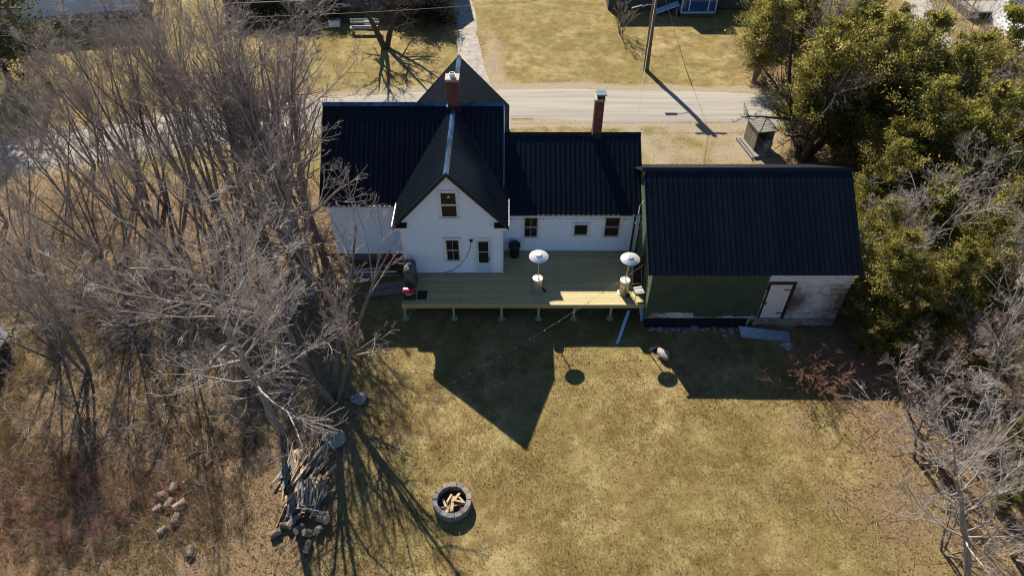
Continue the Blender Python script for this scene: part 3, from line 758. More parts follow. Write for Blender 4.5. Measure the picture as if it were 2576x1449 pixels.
# ------------------------------------------------------------------ things on the deck
bn = thing('rubbish_bin', 'tall black round bin in the corner between the gable and kitchen wall', 'bin', (0.12, 24.42, DECK), local=True)
MB().lathe([(.20, 0), (.21, .02), (.25, .66), (.255, .68)], 24).build('body', M_BLACK, bn, True)
MB().lathe([(.275, .68), (.28, .72), (.25, .77), (.12, .80), (.02, .805)], 24).build('lid', M_BLACK, bn, True)
for s in (-1, 1): MB().tube([(s * .26, -.06, .58), (s * .30, 0, .56), (s * .26, .06, .58)], .014, 6).build('handle', M_BLACK, bn)

cv = thing('covered_grill', 'barbecue under a crumpled grey and black cover beside the white gable wall', 'grill', (-4.58, 22.62, DECK), local=True)
rr_ = random.Random(3); V = []; seg = 22
prof = [(1.0, 0.0), (1.03, .3), (.98, .62), (1.02, .85), (.95, 1.02), (.72, 1.14), (.40, 1.20), (.05, 1.21)]
b = MB()
for (k, z) in prof:
    for i in range(seg):
        a = 2 * math.pi * i / seg; ca, sa = math.cos(a), math.sin(a)
        ex = .27 * math.copysign(abs(ca) ** .55, ca) * k * (1 + rr_.uniform(-.07, .07)); ey = .48 * math.copysign(abs(sa) ** .55, sa) * k * (1 + rr_.uniform(-.05, .05))
        V.append((ex, ey, z + rr_.uniform(-.03, .03) * (z > .1)))
fs = [(i * seg + k, i * seg + (k + 1) % seg, (i + 1) * seg + (k + 1) % seg, (i + 1) * seg + k) for i in range(len(prof) - 1) for k in range(seg)]
b.add(V, fs + [tuple((len(prof) - 1) * seg + k for k in range(seg)), tuple(range(seg - 1, -1, -1))])
b.build('cover', M_COVER, cv, True)
MB().cbox((.02, -.02, 1.215), (.16, .14, .03), (0.1, .1, .6)).build('folded_rag', M_TRIM, cv)
for sx in (-1, 1):
    for sy in (-1, 1): MB().box(sx * .20 - .02, sx * .20 + .02, sy * .38 - .02, sy * .38 + .02, -.0, .10).build('leg', M_BLACK, cv)

cl = thing('grill', 'small grill with a glossy red lid on a black stand at the deck corner', 'grill', (-4.55, 21.68, DECK), local=True)
MB().box(-.26, .26, -.20, .20, .06, .34).build('firebox', M_BLACK, cl)
b = MB()
pl = [(-.20, .34), (-.20, .42), (-.15, .50), (-.05, .545), (.08, .545), (.16, .50), (.20, .42), (.20, .34)]
b.prism([(-.29, y_, z_) for y_, z_ in pl], (.58, 0, 0))
lid = b.build('lid', M_REDPL, cl)
bv = lid.modifiers.new('bevel', 'BEVEL'); bv.width = .04; bv.segments = 3
for p in lid.data.polygons: p.use_smooth = True
MB().tube([(-.12, -.20, .42), (-.12, -.25, .43), (.12, -.25, .43), (.12, -.20, .42)], .012, 6).build('handle', M_BLKMETAL, lid)
for sx in (-1, 1):
    for sy in (-1, 1): MB().box(sx * .23 - .018, sx * .23 + .018, sy * .17 - .018, sy * .17 + .018, 0, .06).build('leg', M_BLACK, cl)
tag(MB().box(-4.22, -3.80, 21.56, 22.10, DECK + .003, DECK + .016).build('mat', M_BLACK), 'black rubber mat lying flat on the deck boards', 'mat')

def chair(loc, rz, label, cushion=True):
    t = thing('patio_chair', label, 'chair', loc, rz, local=True)
    for sx in (-1, 1):
        for sy in (-1, 1): MB().tube([(sx * .25, sy * .24, 0), (sx * .25, sy * .22, .42)], .014, 6).build('leg', M_BLKMETAL, t)
        MB().tube([(sx * .25, -.22, .42), (sx * .27, -.22, .62), (sx * .27, .12, .65), (sx * .25, .24, .60)], .014, 6).build('armrest', M_BLKMETAL, t)
        MB().tube([(sx * .25, .22, .42), (sx * .25, .30, .92)], .014, 6).build('back_post', M_BLKMETAL, t)
    MB().tube([(-.25, .30, .92), (0, .31, .98), (.25, .30, .92)], .014, 6).build('back_rail', M_BLKMETAL, t)
    for k in (-2, -1, 0, 1, 2): MB().tube([(k * .08, .23, .44), (k * .08, .305, .95)], .007, 5).build('back_slat', M_BLKMETAL, t)
    MB().box(-.25, .25, -.23, .24, .41, .425).build('seat', M_BLKMETAL, t)
    if cushion:
        o = MB().box(-.23, .23, -.21, .21, .428, .50).build('cushion', M_CUSH, t)
        bv = o.modifiers.new('bevel', 'BEVEL'); bv.width = .03; bv.segments = 2
    return t
chair((5.60, 21.66, DECK), -1.35, 'black metal garden chair with a pale grey seat cushion', True)
um = thing('folded_furniture', 'dark folded umbrella and cloth leaning against the garage wall', 'umbrella', (5.62, 22.7, DECK), local=True)
b = MB()
V = []; seg = 14; prof = [(.05, 0), (.13, .15), (.17, .6), (.14, 1.2), (.08, 1.7), (.03, 1.95)]
for k, (rad, z) in enumerate(prof):
    for i in range(seg):
        a = 2 * math.pi * i / seg; q = rad * (1.25 if i % 2 else .75)
        V.append((q * math.cos(a) + z * .06, q * math.sin(a) * 1.1 - z * .28 + .3, z))
b.add(V, [(i * seg + k, i * seg + (k + 1) % seg, (i + 1) * seg + (k + 1) % seg, (i + 1) * seg + k) for i in range(len(prof) - 1) for k in range(seg)] + [tuple(range(seg - 1, -1, -1)), tuple((len(prof) - 1) * seg + k for k in range(seg))])
b.build('canopy', M_DARKCLOTH, um)
MB().tube([(0, .3, 0), (.125, -.32, 2.15)], .02, 8).build('pole', M_BLKMETAL, um)
bc2 = thing('folding_chair', 'dark folded lounge chair propped between the heater and the garage', 'chair', (5.60, 22.5, DECK), 0.1, local=True)
for sx in (-1, 1): MB().tube([(sx * .2, -.35, .0), (sx * .2, .05, .85), (sx * .2, .25, 1.15)], .016, 6).build('side_rail', M_GALV, bc2)
MB().prism([(-.19, -.33, .03), (.19, -.33, .03), (.19, .22, 1.1), (-.19, .22, 1.1)], (0, .02, -.01)).build('fabric', M_DARKCLOTH, bc2)
MB().tube([(-.2, -.3, .35), (0, -.34, .37), (.2, -.3, .35)], .014, 6).build('front_bar', M_GALV, bc2)

# long string of bulbs from the garage corner down to the lawn
ls = thing('string_lights', 'long pale wire with dangling bulbs running from the garage down to the lawn', 'string lights', (-2.6, 17.8, 0))
A, B_ = Vector((5.86, 22.3, 2.72)), G(1130, 966, .10)
pts = []
for k in range(41):
    f = k / 40; p = A.lerp(B_, f); p.z -= 0.30 * math.sin(math.pi * f) ** 1.0; p.z = max(p.z, .08); pts.append(p)
MB().tube(pts, .006, 5).build('wire', M_WIREPALE, ls)
for k in range(3, 40, 3):
    MB().lathe([(.006, 0), (.02, -.02), (.03, -.06), (.012, -.085)], 8, pts[k]).build('bulb', M_BULB, ls)

# ------------------------------------------------------------------ boards and sheets by the garage
b = MB(); n = 66; pts = []
A0, A1 = G(1858, 820, .22), G(1984, 836, .20); B0, B1 = G(1864, 848, .05), G(1990, 860, .05)
for i in range(n + 1):
    f = i / n; h = .018 * math.sin(f * 2 * math.pi * 11)
    for (P, Q) in ((A0, A1), ):
        pass
    pts += [Vector(A0).lerp(B0, f) + Vector((0, 0, h)), Vector(A1).lerp(B1, f) + Vector((0, 0, h))]
b.add(pts, [(2 * i, 2 * i + 1, 2 * i + 3, 2 * i + 2) for i in range(n)])
tag(b.build('metal_sheet', M_SHEET), 'blue grey corrugated metal sheet lying below the garage door', 'metal sheet')
bd = MB().prism([G(1958, 868, .03), G(1985, 882, .03), G(2000, 872, .06), G(1974, 860, .06)], (0, 0, .02)).build('board', M_SHEET)
tag(bd, 'small blue grey slab on the grass beside the corrugated sheet', 'board')
b = MB(); p0, p1 = G(1553, 864, .03), Vector((5.25, 21.42, .62)); d = (p1 - p0); sv = Vector((.07, 0, 0))
b.prism([p0 - sv, p0 + sv, p1 + sv, p1 - sv], (0, 0, .025))
tag(b.build('plank', M_BLUEBOARD), 'pale blue plank propped from the lawn under the deck edge', 'plank')
p0, p1 = G(1616, 808, .02), Vector((5.80, 21.55, .72)); sv = Vector((.085, 0, 0))
tag(MB().prism([p0 - sv, p0 + sv, p1 + sv, p1 - sv], (0, .025, .01)).build('plank', M_BLUEBOARD), 'short blue board leaning at the garage corner under the deck', 'plank')

# ------------------------------------------------------------------ rocks
def rock_mesh(seed, m, flat=.65):
    import bmesh
    r = random.Random(seed); bm = bmesh.new()
    bmesh.ops.create_icosphere(bm, subdivisions=2, radius=1.0)
    pl = [(Vector((r.gauss(0, 1), r.gauss(0, 1), r.gauss(0, 1))).normalized(), r.uniform(.55, .85)) for _ in range(9)]
    for v in bm.verts:
        for n_, d_ in pl:
            k = v.co.dot(n_)
            if k > d_: v.co -= n_ * (k - d_)
        v.co *= 1 + r.uniform(-.03, .03)
        v.co.z *= flat
    me_ = bpy.data.meshes.new('rock'); bm.to_mesh(me_); bm.free(); me_.materials.append(m)
    return me_
RM = [rock_mesh(s, M_STONE) for s in range(5)]; RP = [rock_mesh(20 + s, M_ROCKP, .55) for s in range(3)]
r = random.Random(12); x = 6.05
while x < 10.2:
    w = r.uniform(.14, .30)
    o = mk('rock', RM[r.randrange(5)]); o.location = (x + w, 20.80 + r.uniform(-.06, .06), w * .22); o.scale = (w, w * r.uniform(.65, .95), w * .8); o.rotation_euler = (0, 0, r.uniform(0, 6))
    tag(o, 'grey field stone in the row along the black garage skirt', 'rock', 'stones along the garage skirt')
    if r.random() < .3:
        o = mk('rock', RM[r.randrange(5)]); o.location = (x + w, 20.50 + r.uniform(-.06, .06), w * .18); o.scale = (w * .7, w * .55, w * .6); o.rotation_euler = (0, 0, r.uniform(0, 6))
        tag(o, 'grey field stone in the row along the black garage skirt', 'rock', 'stones along the garage skirt')
    x += w * 1.75
def boulder(px, py, sc, me_, label, rz=0.0, z=.1):
    g = G(px, py); o = mk('boulder', me_); o.location = (g.x, g.y, z * sc[2]); o.scale = sc; o.rotation_euler = (0, 0, rz)
    tag(o, label, 'boulder')
boulder(1669, 896, (.30, .40, .42), RP[0], 'pointed pale granite boulder on the sunlit lawn by the heater shadows', .3, .5)
boulder(840, 1104, (.46, .56, .28), RP[1], 'broad flat pale boulder above the wood pile', .8, .3)
boulder(905, 1005, (.42, .36, .3), RM[2], 'dark grey boulder under the twigs beside the lawn', .2, .3)
fr = thing('bent_bracket', 'bent metal bracket with a yellow strip lying next to the granite boulder', 'bracket', G(1650, 884), local=True)
MB().tube([(-.28, .02, .04), (-.12, .08, .16), (.08, .14, .18), (.20, -.02, .10), (.28, -.18, .03)], .022, 6).build('bar', M_GALV, fr)
MB().prism([(.07, .14, .15), (.13, .12, .15), (.27, -.16, .04), (.21, -.16, .04)], (0, 0, .02)).build('strip', M_STAR, fr)
MB().prism([(-.10, .02, .02), (.05, .06, .14), (.16, -.12, .03), (.0, -.18, .02)], (0, 0, .02)).build('plate', M_BLKMETAL, fr)

# ------------------------------------------------------------------ fire pit
fc = G(1138, 1268)
fp = thing('fire_pit', 'round fire pit ring of grey and tan concrete blocks on the lawn', 'fire pit', (fc.x, fc.y, 0), local=True)
NB, RO, RI, BH = 14, .70, .53, .125
bb = MB(); hw = math.pi / NB * .93
def ring_block():
    o_ = [(RO * math.sin(a), -RO * math.cos(a)) for a in (-hw, 0, hw)]; i_ = [(RI * math.sin(a), -RI * math.cos(a)) for a in (hw, -hw)]
    pl = [(x, y, .004) for x, y in o_ + i_]
    return MB().prism(pl, (0, 0, BH - .006)).mesh('block', M_BLOCK)
M_BLOCK2 = mat('pit_block_tan', (0.26, 0.205, 0.155), 0.9, (0.17, 0.135, 0.105), 10, bump=0.3, objrand=0.2)
blk = ring_block(); blk2 = blk.copy(); blk2.materials.clear(); blk2.materials.append(M_BLOCK2)
for c in range(3):
    for k in range(NB):
        o = mk('block', blk if rnd.random() < .6 else blk2, fp); o.location = (rnd.uniform(-.008, .008), rnd.uniform(-.008, .008), c * BH); o.rotation_euler = (0, 0, (k + .5 * (c % 2)) * 2 * math.pi / NB)
MB().lathe([(.52, .0), (.50, .04), (.02, .05)], 20).build('ash_bed', M_DARKBARK, fp)

def split_mesh(seed, L_, w, h, m):
    r = random.Random(seed)
    pl = [(-w / 2 * r.uniform(.7, 1), 0), (w / 2 * r.uniform(.7, 1), 0), (w / 2 * r.uniform(.6, 1), h * r.uniform(.5, 1)), (-w / 2 * r.uniform(.2, .9), h)]
    b = MB().prism([(-L_ / 2, y_, z_) for y_, z_ in pl], (L_, 0, 0))
    b.v = [(x + r.uniform(-.015, .015), y_ + r.uniform(-.008, .008), z_) for x, y_, z_ in b.v]
    return b.mesh('split_wood', m)
SPL = [split_mesh(s, .55, .15, .10, M_PLANK) for s in range(4)]
for (dx, dy, z, rz, tilt, k, sc) in ((-.12, -.12, .10, 1.45, .15, 0, 1.2), (.04, -.10, .16, 1.52, .12, 1, 1.15), (.14, .14, .20, 1.05, .12, 2, .8), (-.26, -.05, .10, 2.0, .1, 3, .8), (-.10, .10, .20, 1.2, .2, 1, .7), (.27, -.03, .26, -.2, .05, 2, .75), (.24, -.12, .20, .35, .05, 0, .6), (.27, .14, .18, -.75, 0.08, 3, .6), (-.02, -.36, .16, -1.1, .1, 1, .45), (-.28, -.22, .22, .25, .0, 2, .35)):
    o = mk('firewood', SPL[k]); o.location = (fc.x + dx, fc.y + dy, z); o.rotation_euler = (0, tilt, rz); o.scale = (sc, sc * .95, sc)
    tag(o, 'split piece of firewood lying inside the fire pit ring', 'firewood', 'firewood inside the fire pit')

# ------------------------------------------------------------------ logs and wood pile
def log_thing(px, py, L_, rad, rz, tilt, z, label, group):
    g = G(px, py); L_ *= .85; rad *= .82
    key = (round(L_, 2), round(rad, 2))
    t = thing('log', label, 'log', (g.x, g.y, z + rad), 0, group, local=True)
    t.rotation_euler = (0, tilt, rz)
    r = random.Random(px * 7 + py); b = MB(); seg = 14; V = []
    for x in (-L_ / 2, -L_ / 6, L_ / 6, L_ / 2):
        for i in range(seg):
            a = 2 * math.pi * i / seg; q = rad * (1 + r.uniform(-.06, .06)); V.append((x, q * math.cos(a), q * math.sin(a)))
    b.add(V, [(i * seg + k, (i + 1) * seg + k, (i + 1) * seg + (k + 1) % seg, i * seg + (k + 1) % seg) for i in range(3) for k in range(seg)])
    b.build('bark', M_LOG, t)
    for s in (-1, 1):
        Mx = Matrix.Translation((s * L_ / 2, 0, 0)) @ Euler((0, s * math.pi / 2, 0)).to_matrix().to_4x4()
        MB().lathe([(rad * .97, -.012), (rad * .9, .004)], 14, M=Mx).build('cut_end', M_CUT, t)
    return t
LG = 'scattered log rounds by the red brush'
for (px, py, L_, rad, rz, tilt) in ((480, 1388, .34, .16, 1.9, .0), (448, 1310, .42, .20, 1.35, .0), (412, 1340, .34, .18, 1.0, .1), (407, 1252, .40, .19, .5, .15), (400, 1285, .34, .17, .9, 0), (441, 1232, .36, .20, 1.4, 0), (430, 1270, .40, .18, 1.2, 0), (455, 1275, .52, .18, .75, 0), (528, 1168, .34, .10, 1.0, 0), (468, 1213, .28, .09, 1.3, .2), (500, 1218, .40, .08, -.5, 0), (436, 1192, .36, .05, .1, 0), (438, 1200, .34, .05, .05, 0)):
    log_thing(px, py, L_, rad, rz, tilt, 0, 'short cut log lying in the leaf litter beside the red brush', LG)
WL = 'log rounds at the foot of the wood pile'
for (px, py, L_, rad, rz, tilt) in ((695, 1345, .42, .15, .55, 0), (735, 1322, .36, .16, 1.2, .1), (755, 1335, .40, .17, 1.0, .5), (748, 1305, .38, .13, .7, .2), (775, 1345, .36, .17, .3, .9), (805, 1335, .46, .15, 1.3, .8), (815, 1310, .46, .22, 2.7, .1), (795, 1290, .36, .15, 1.5, .4), (775, 1378, .46, .14, 1.45, 0), (738, 1287, .40, .17, .3, .5), (718, 1325, .36, .14, .2, .0)):
    log_thing(px, py, L_, rad, rz, tilt, 0.02, 'bark covered log round lying at the foot of the wood pile', WL)
PLK = [split_mesh(40 + s, 1.5, .13, .07, M_PLANK) for s in range(4)] + [split_mesh(50 + s, 1.5, .15, .05, M_GREYBOARD) for s in range(2)]
r = random.Random(31)
for k in range(70):
    px, py = r.uniform(712, 812), r.uniform(1150, 1275)
    g = G(px, py); o = mk('scrap_board', PLK[min(r.randrange(7), 4)])
    sc = r.uniform(.35, 1.15); hgt = .45 * (1 - abs(px - 765) / 70) * r.uniform(.2, 1)
    o.location = (g.x, g.y, .05 + max(0, hgt)); o.scale = (sc, r.uniform(.35, 1.1), r.uniform(.5, 1.1)); o.rotation_euler = (r.uniform(-.3, .3), r.uniform(-.2, .2), 1.35 + r.gauss(0, .28) - (px - 765) * .006)
    tag(o, 'rough split board in the heap of scrap wood', 'board', 'boards heaped in the wood pile')
for k, (px, w_) in enumerate(((764, .09), (775, .08), (785, .08), (793, .07))):
    a_, b_ = G(px - 2, 1205, .62), G(px - 4, 1270, .42); sv = Vector((w_ / 2, 0, 0))
    o = MB().prism([a_ - sv, a_ + sv, b_ + sv, b_ - sv], (0, 0, .03)).build('sled_slat', M_GREYBOARD)
    tag(o, 'narrow weathered slat laid on top of the wood pile', 'slat', 'parallel slats on the wood pile')
hp = MB().tube([G(752, 1215, .6), G(747, 1262, .5), G(760, 1272, .48), G(790, 1270, .48), G(799, 1250, .5), G(797, 1215, .6)], .025, 8).build('bent_hoop', M_GREYBOARD)
tag(hp, 'bent wooden hoop around the slats on the wood pile', 'hoop')
tag(MB().tube([G(742, 1278, .5), G(765, 1277, .52), G(820, 1288, .4)], .022, 6).build('metal_rod', M_GALV), 'thin pale metal rod lying across the wood pile', 'rod')
g = G(770, 1147); o = mk('log_slab', RP[2]); o.location = (g.x, g.y, .15); o.scale = (.62, .38, .35); o.data = o.data.copy(); o.data.materials.clear(); o.data.materials.append(M_CUT)
tag(o, 'wide tan slab of sawn wood at the head of the wood pile', 'wood slab')
st_ = thing('forked_stick', 'pale forked stick lying alone on the leaf litter', 'stick', G(545, 1300), local=True)
MB().tube([(0, -.25, .03), (0, 0, .04), (.06, .22, .03)], .018, 6).build('stem', M_TWIGP, st_); MB().tube([(0, 0, .04), (-.10, .10, .03)], .014, 6).build('fork', M_TWIGP, st_)
bx = thing('crate', 'small white plastic crate on the grass by the tree trunk', 'crate', G(768, 661), .2, local=True)
MB().box(-.18, .18, -.14, .14, 0, .03).build('base', M_TRIM, bx)
for (x0, x1, y0, y1) in ((-.18, .18, -.14, -.12), (-.18, .18, .12, .14), (-.18, -.16, -.12, .12), (.16, .18, -.12, .12)): MB().box(x0, x1, y0, y1, .03, .24).build('side', M_TRIM, bx)
for (p0, p1, z, w_, nm) in (((-8.0, 24.4), (-5.6, 24.45), .14, .09, 'long white plastic pipe on the ground under the house wall'), ((-7.6, 24.25), (-5.4, 24.28), .06, .11, 'grey board lying parallel to the white pipe'), ((-7.5, 24.55), (-6.4, 24.75), .12, .09, 'short slanted white board under the house wall'), ((-7.3, 23.95), (-6.9, 24.0), .04, .16, 'scrap of white board on shaded ground behind the house')):
    a_, b_ = Vector((*p0, z)), Vector((*p1, z)); sv = Vector((0, w_ / 2, 0))
    tag(MB().prism([a_ - sv, b_ - sv, b_ + sv, a_ + sv], (0, 0, .04)).build('board', M_TRIM if 'grey' not in nm else M_GREYBOARD), nm, 'board')
for k, (px, py, rz) in enumerate(((960, 722, .2), (985, 735, .25), (1000, 718, .2), (940, 742, .3))):
    g = G(px, py); o = MB().box(-.5, .5, -.18, .18, .02, .06).build('grey_plank', M_GREYBOARD); o.location = (g.x, g.y, .02 + k * .015); o.rotation_euler = (0, 0, rz)
    tag(o, 'weathered grey plank lying in the shade left of the deck', 'plank', 'grey planks beside the deck')

# ------------------------------------------------------------------ utility poles and wires
def utility_pole(loc, h, label, lamp=None, can=None, arm=True):
    t = thing('utility_pole', label, 'utility pole', loc, 0, local=True)
    MB().tube([(0, 0, -.1), (-.06, 0, h * .5), (-.10, 0, h)], [.20, .175, .15], 14).build('pole', M_POLE, t)
    if arm:
        MB().cbox((-.10, -.12, h - .35), (1.9, .09, .11)).build('crossarm', M_POLE, t)
        for k in (-.85, -.3, .65): MB().lathe([(.03, 0), (.045, .05), (.03, .12)], 10, (k - .1, -.12, h - .29)).build('insulator', M_GALV, t)
    if can:
        MB().lathe([(.02, can - .52), (.20, can - .50), (.21, can + .28), (.16, can + .36), (.04, can + .38)], 20, (-.30, -.20, 0)).build('transformer', M_GALV, t, True)
        MB().cbox((-.2, -.1, can), (.2, .1, .3)).build('bracket', M_BLKMETAL, t)
    if lamp:
        MB().tube([(-.05, -.12, lamp + .1), (-.55, -.25, lamp + .16), (-.95, -.35, lamp + .05)], .03, 8).build('lamp_arm', M_GALV, t)
        MB().prism([(-.92, -.43, lamp + .06), (-.92, -.27, lamp + .06), (-1.60, -.40, lamp - .06), (-1.60, -.60, lamp - .06)], (0, 0, .12)).build('lamp_head', M_BLACK, t)
    return t
PR, PL = Vector((9.29, 44.83, 0)), Vector((-30.5, 41.85, 0))
utility_pole(PR, 6.9, 'weathered brown utility pole with a street lamp arm beside the gravel road', lamp=4.5, can=6.2)
utility_pole(PL, 6.0, 'utility pole with a grey transformer can in front of the pine', can=4.1)
MB_ = [((-.95, 6.55), (-.95, 5.7)), ((-.4, 6.55), (-.4, 5.7)), ((.0, 5.55), (.0, 4.9))]
for k, ((xa, za), (xb, zb)) in enumerate(MB_):
    pts = []
    for i in range(41):
        f = i / 40; p = Vector((PR.x + xa, PR.y - .1, za)).lerp(Vector((PL.x + xb, PL.y - .1, zb)), f); p.z -= .55 * math.sin(math.pi * f); pts.append(p)
    tag(MB().tube(pts, .010, 5).build('power_line', M_WIRE), 'overhead power line sagging between the two utility poles', 'power line', 'power lines above the road')
    q = Vector((PR.x + 46, PR.y - 1.2, za))
    pts = [Vector((PR.x + xa, PR.y - .1, za)).lerp(q, i / 20) - Vector((0, 0, .5 * math.sin(math.pi * i / 20))) for i in range(21)]
    tag(MB().tube(pts, .010, 5).build('power_line', M_WIRE), 'overhead power line running on past the cedars from the lamp pole', 'power line', 'power lines past the cedars')
pts = [Vector((9.2, 44.6, 6.3)).lerp(Vector((5.75, 28.15, 5.72)), i / 20) - Vector((0, 0, .35 * math.sin(math.pi * i / 20))) for i in range(21)]
tag(MB().tube(pts, .016, 5).build('service_wire', M_WIREPALE), 'service wire dropping from the lamp pole to the kitchen wing ridge', 'wire')
gy_ = thing('guy_wire', 'thin guy wire with a yellow guard anchored in the grass beside the lamp pole', 'guy wire', G(1726, 176))
a_, b_ = G(1726, 176), Vector((9.2, 44.85, 6.4))
MB().tube([a_, b_], .010, 5).build('wire', M_WIREPALE, gy_)
MB().tube([a_, a_.lerp(b_, .30)], .028, 8).build('guard', M_STAR, gy_)

# ------------------------------------------------------------------ wooden bin shelter by the parking spot
sh_ = thing('bin_shelter', 'small weathered plank shelter with a wire-covered slatted roof beside the dirt parking spot', 'shelter', (14.55, 35.3, 0), .20, local=True)
for k in range(8): MB().box(-.62 + k * .17, -.62 + k * .17 + .16, -1.05, 1.0, .02, .16).build('floor_board', M_GREYBOARD, sh_)
MB().box(-.80, -.70, -1.1, 1.05, .0, .16).build('kerb_rail', M_GREYBOARD, sh_)
for (x0, x1, y0, y1) in ((-.42, -.37, -.45, .9), (.62, .67, -.45, .9)):
    for k in range(7): MB().box(x0, x1, y0 + k * .19, y0 + k * .19 + .18, .16, 1.42).build('side_board', M_LOG, sh_)
for k in range(6): MB().box(-.40 + k * .175, -.40 + k * .175 + .165, .9, .94, .16, 1.42).build('back_board', M_LOG, sh_)
for k in range(9): MB().box(-.46, .72, -.55 + k * .17, -.55 + k * .17 + .13, 1.42, 1.45).build('roof_slat', M_GREYBOARD, sh_)
for x in (-.46, .72): MB().box(x - .03, x + .03, -.58, 1.0, 1.452, 1.50).build('roof_rail', M_GALV, sh_)
MB().tube([(-.44, -.55, 1.52), (.70, .95, 1.53)], .02, 6).build('brace', M_GALV, sh_)
bk = thing('bucket', 'dented grey metal bin standing at the open front of the plank shelter', 'bin', (14.98, 34.72, .16), local=True)
MB().lathe([(.19, 0), (.20, .03), (.24, .55), (.25, .57), (.23, .57), (.19, .06), (.02, .05)], 20).build('body', M_GALV, bk, True)
for s in (-1, 1): MB().tube([(s * .235, -.06, .42), (s * .28, 0, .42), (s * .235, .06, .42)], .012, 6).build('handle', M_GALV, bk)

# ------------------------------------------------------------------ neighbouring buildings
def plain_window(parent, axis_, const, out, u0, u1, z0, z1, fm, gm, cols=1):
    def bx(b, a0, a1, o0, o1, c0, c1):
        lo, hi = sorted((const + out * o0, const + out * o1))
        return b.box(a0, a1, lo, hi, c0, c1) if axis_ == 'x' else b.box(lo, hi, a0, a1, c0, c1)
    b = MB(); t = .07
    for (a0, a1, c0, c1) in ((u0 - t, u1 + t, z1, z1 + t), (u0 - t, u1 + t, z0 - t, z0), (u0 - t, u0, z0, z1), (u1, u1 + t, z0, z1), (u0, u1, (z0 + z1) / 2 - .03, (z0 + z1) / 2 + .03)): bx(b, a0, a1, -.02, .05, c0, c1)
    for k in range(1, cols): bx(b, u0 + (u1 - u0) * k / cols - .05, u0 + (u1 - u0) * k / cols + .05, -.02, .045, z0, z1)
    w = b.build('window', fm, parent)
    for k in range(cols):
        a0, a1 = u0 + (u1 - u0) * k / cols, u0 + (u1 - u0) * (k + 1) / cols
        bx(MB(), a0 + .01, a1 - .01, .0, .012, z0, z1).build('pane', gm, w)
nh = thing('neighbour_house', 'white house corner with paired windows behind the pine across the road', 'house', G(150, 54), math.atan2(1.29, 5.5), local=True)
siding('wall', M_NWALL, nh, 'x', 0, -1, lambda z: (-7, 5.6), .45, 4.2, .16)
MB().box(-7, 5.58, .01, 7, -.05, 4.2).build('wall', M_NWALL, nh)
MB().box(-7, 5.5, -.012, .008, -.05, .45).build('foundation', M_CONC, nh)
plain_window(nh, 'x', 0, -1, 2.0, 3.4, 1.55, 3.0, M_TRIM, M_GLASS, 2)
MB().prism([(-7.3, -.4, 4.2), (-7.3, 3.5, 6.4), (-7.3, 7.4, 4.2)], (13.2, 0, 0)).build('roof', M_SHINGLE, nh)
nh = thing('neighbour_house', 'long grey-walled house in shade behind the dark hedge', 'house', (-14, 56, 0))
siding('wall', M_NGREY, nh, 'x', 55.2, -1, lambda z: (-23, -5.6), .4, 3.1, .16)
MB().box(-23, -5.62, 55.21, 62, -.05, 3.1).build('wall', M_NGREY, nh)
for x in (-20, -15.5, -11, -7.6): plain_window(nh, 'x', 55.2, -1, x, x + 1.1, 1.1, 2.3, M_TRIM, M_GLASS, 1)
MB().prism([(-23.4, 54.7, 3.1), (-23.4, 58.6, 5.0), (-23.4, 62.5, 3.1)], (18.2, 0, 0)).build('roof', M_SHINGLE, nh)
nh = thing('neighbour_house', 'low dark teal house with a blue framed bay window', 'house', (14, 58, 0))
siding('wall', M_NDARK, nh, 'x', 54.6, -1, lambda z: (7.6, 22.5), .2, 2.3, .16)
MB().box(7.6, 22.5, 54.61, 62, -.05, 2.3).build('wall', M_NDARK, nh)
MB().prism([(7.2, 54.3, 2.3), (7.2, 58.3, 4.0), (7.2, 62.3, 2.3)], (15.7, 0, 0)).build('roof', M_SHINGLE, nh)
bw = MB().box(13.05, 15.75, 53.20, 54.58, .34, .44).box(13.05, 15.75, 53.20, 54.58, 2.35, 2.5)
for x in (13.05, 13.62, 15.1, 15.67): bw.box(x, x + .08, 53.20, 53.28, .52, 2.35)
for (x0, x1) in ((13.13, 13.62), (15.18, 15.67)): bw.box(x0, x1, 53.21, 53.27, 1.5, 1.57)
bay = bw.build('bay_window', M_BLUEFRAME, nh)
for (x0, x1) in ((13.13, 13.62), (13.70, 15.10), (15.18, 15.67)): MB().box(x0, x1, 53.235, 53.25, .52, 2.35).build('pane', M_BLUEGLASS, bay)
MB().box(13.1, 15.7, 53.28, 54.5, .0, .33).build('bay_base', M_NDARK, bay)
stp = thing('ramp', 'pale blue boarded ramp next to the bay window', 'ramp', (11.8, 55, 0))
for k in range(3): MB().prism([(11.0, 53.3 + k * .28, .15), (11.0, 53.54 + k * .28, .15), (13.0, 53.9 + k * .28, .75), (13.0, 53.66 + k * .28, .75)], (0, 0, .05)).build('ramp_board', M_BLUEFRAME, stp)
for x in (11.2, 12.8): MB().box(x, x + .08, 53.4, 54.3, 0, .15 + (x - 11) * .26).build('support', M_GREYBOARD, stp)
nh = thing('neighbour_house', 'white sided house with a white metal roof beyond the cedars', 'house', (40, 49, 0))
siding('wall', M_NWALL, nh, 'y', 36.85, -1, lambda z: (43.5, 52.7), .35, 3.3, .16)
MB().box(36.86, 44, 43.5, 52.7, -.05, 3.3).build('wall', M_NWALL, nh)
plain_window(nh, 'y', 36.85, -1, 50.0, 50.75, 1.5, 2.6, M_TRIM, M_GLASS)
plain_window(nh, 'y', 36.85, -1, 46.3, 47.2, 1.2, 2.6, M_TRIM, M_GLASS)
rfn = MB().prism([(36.2, 43.2, 3.3), (40.4, 43.2, 5.2), (44.6, 43.2, 3.3), (40.4, 43.2, 5.05), (36.2, 43.2, 3.18)], (0, 9.8, 0)).build('roof', M_WROOF, nh)
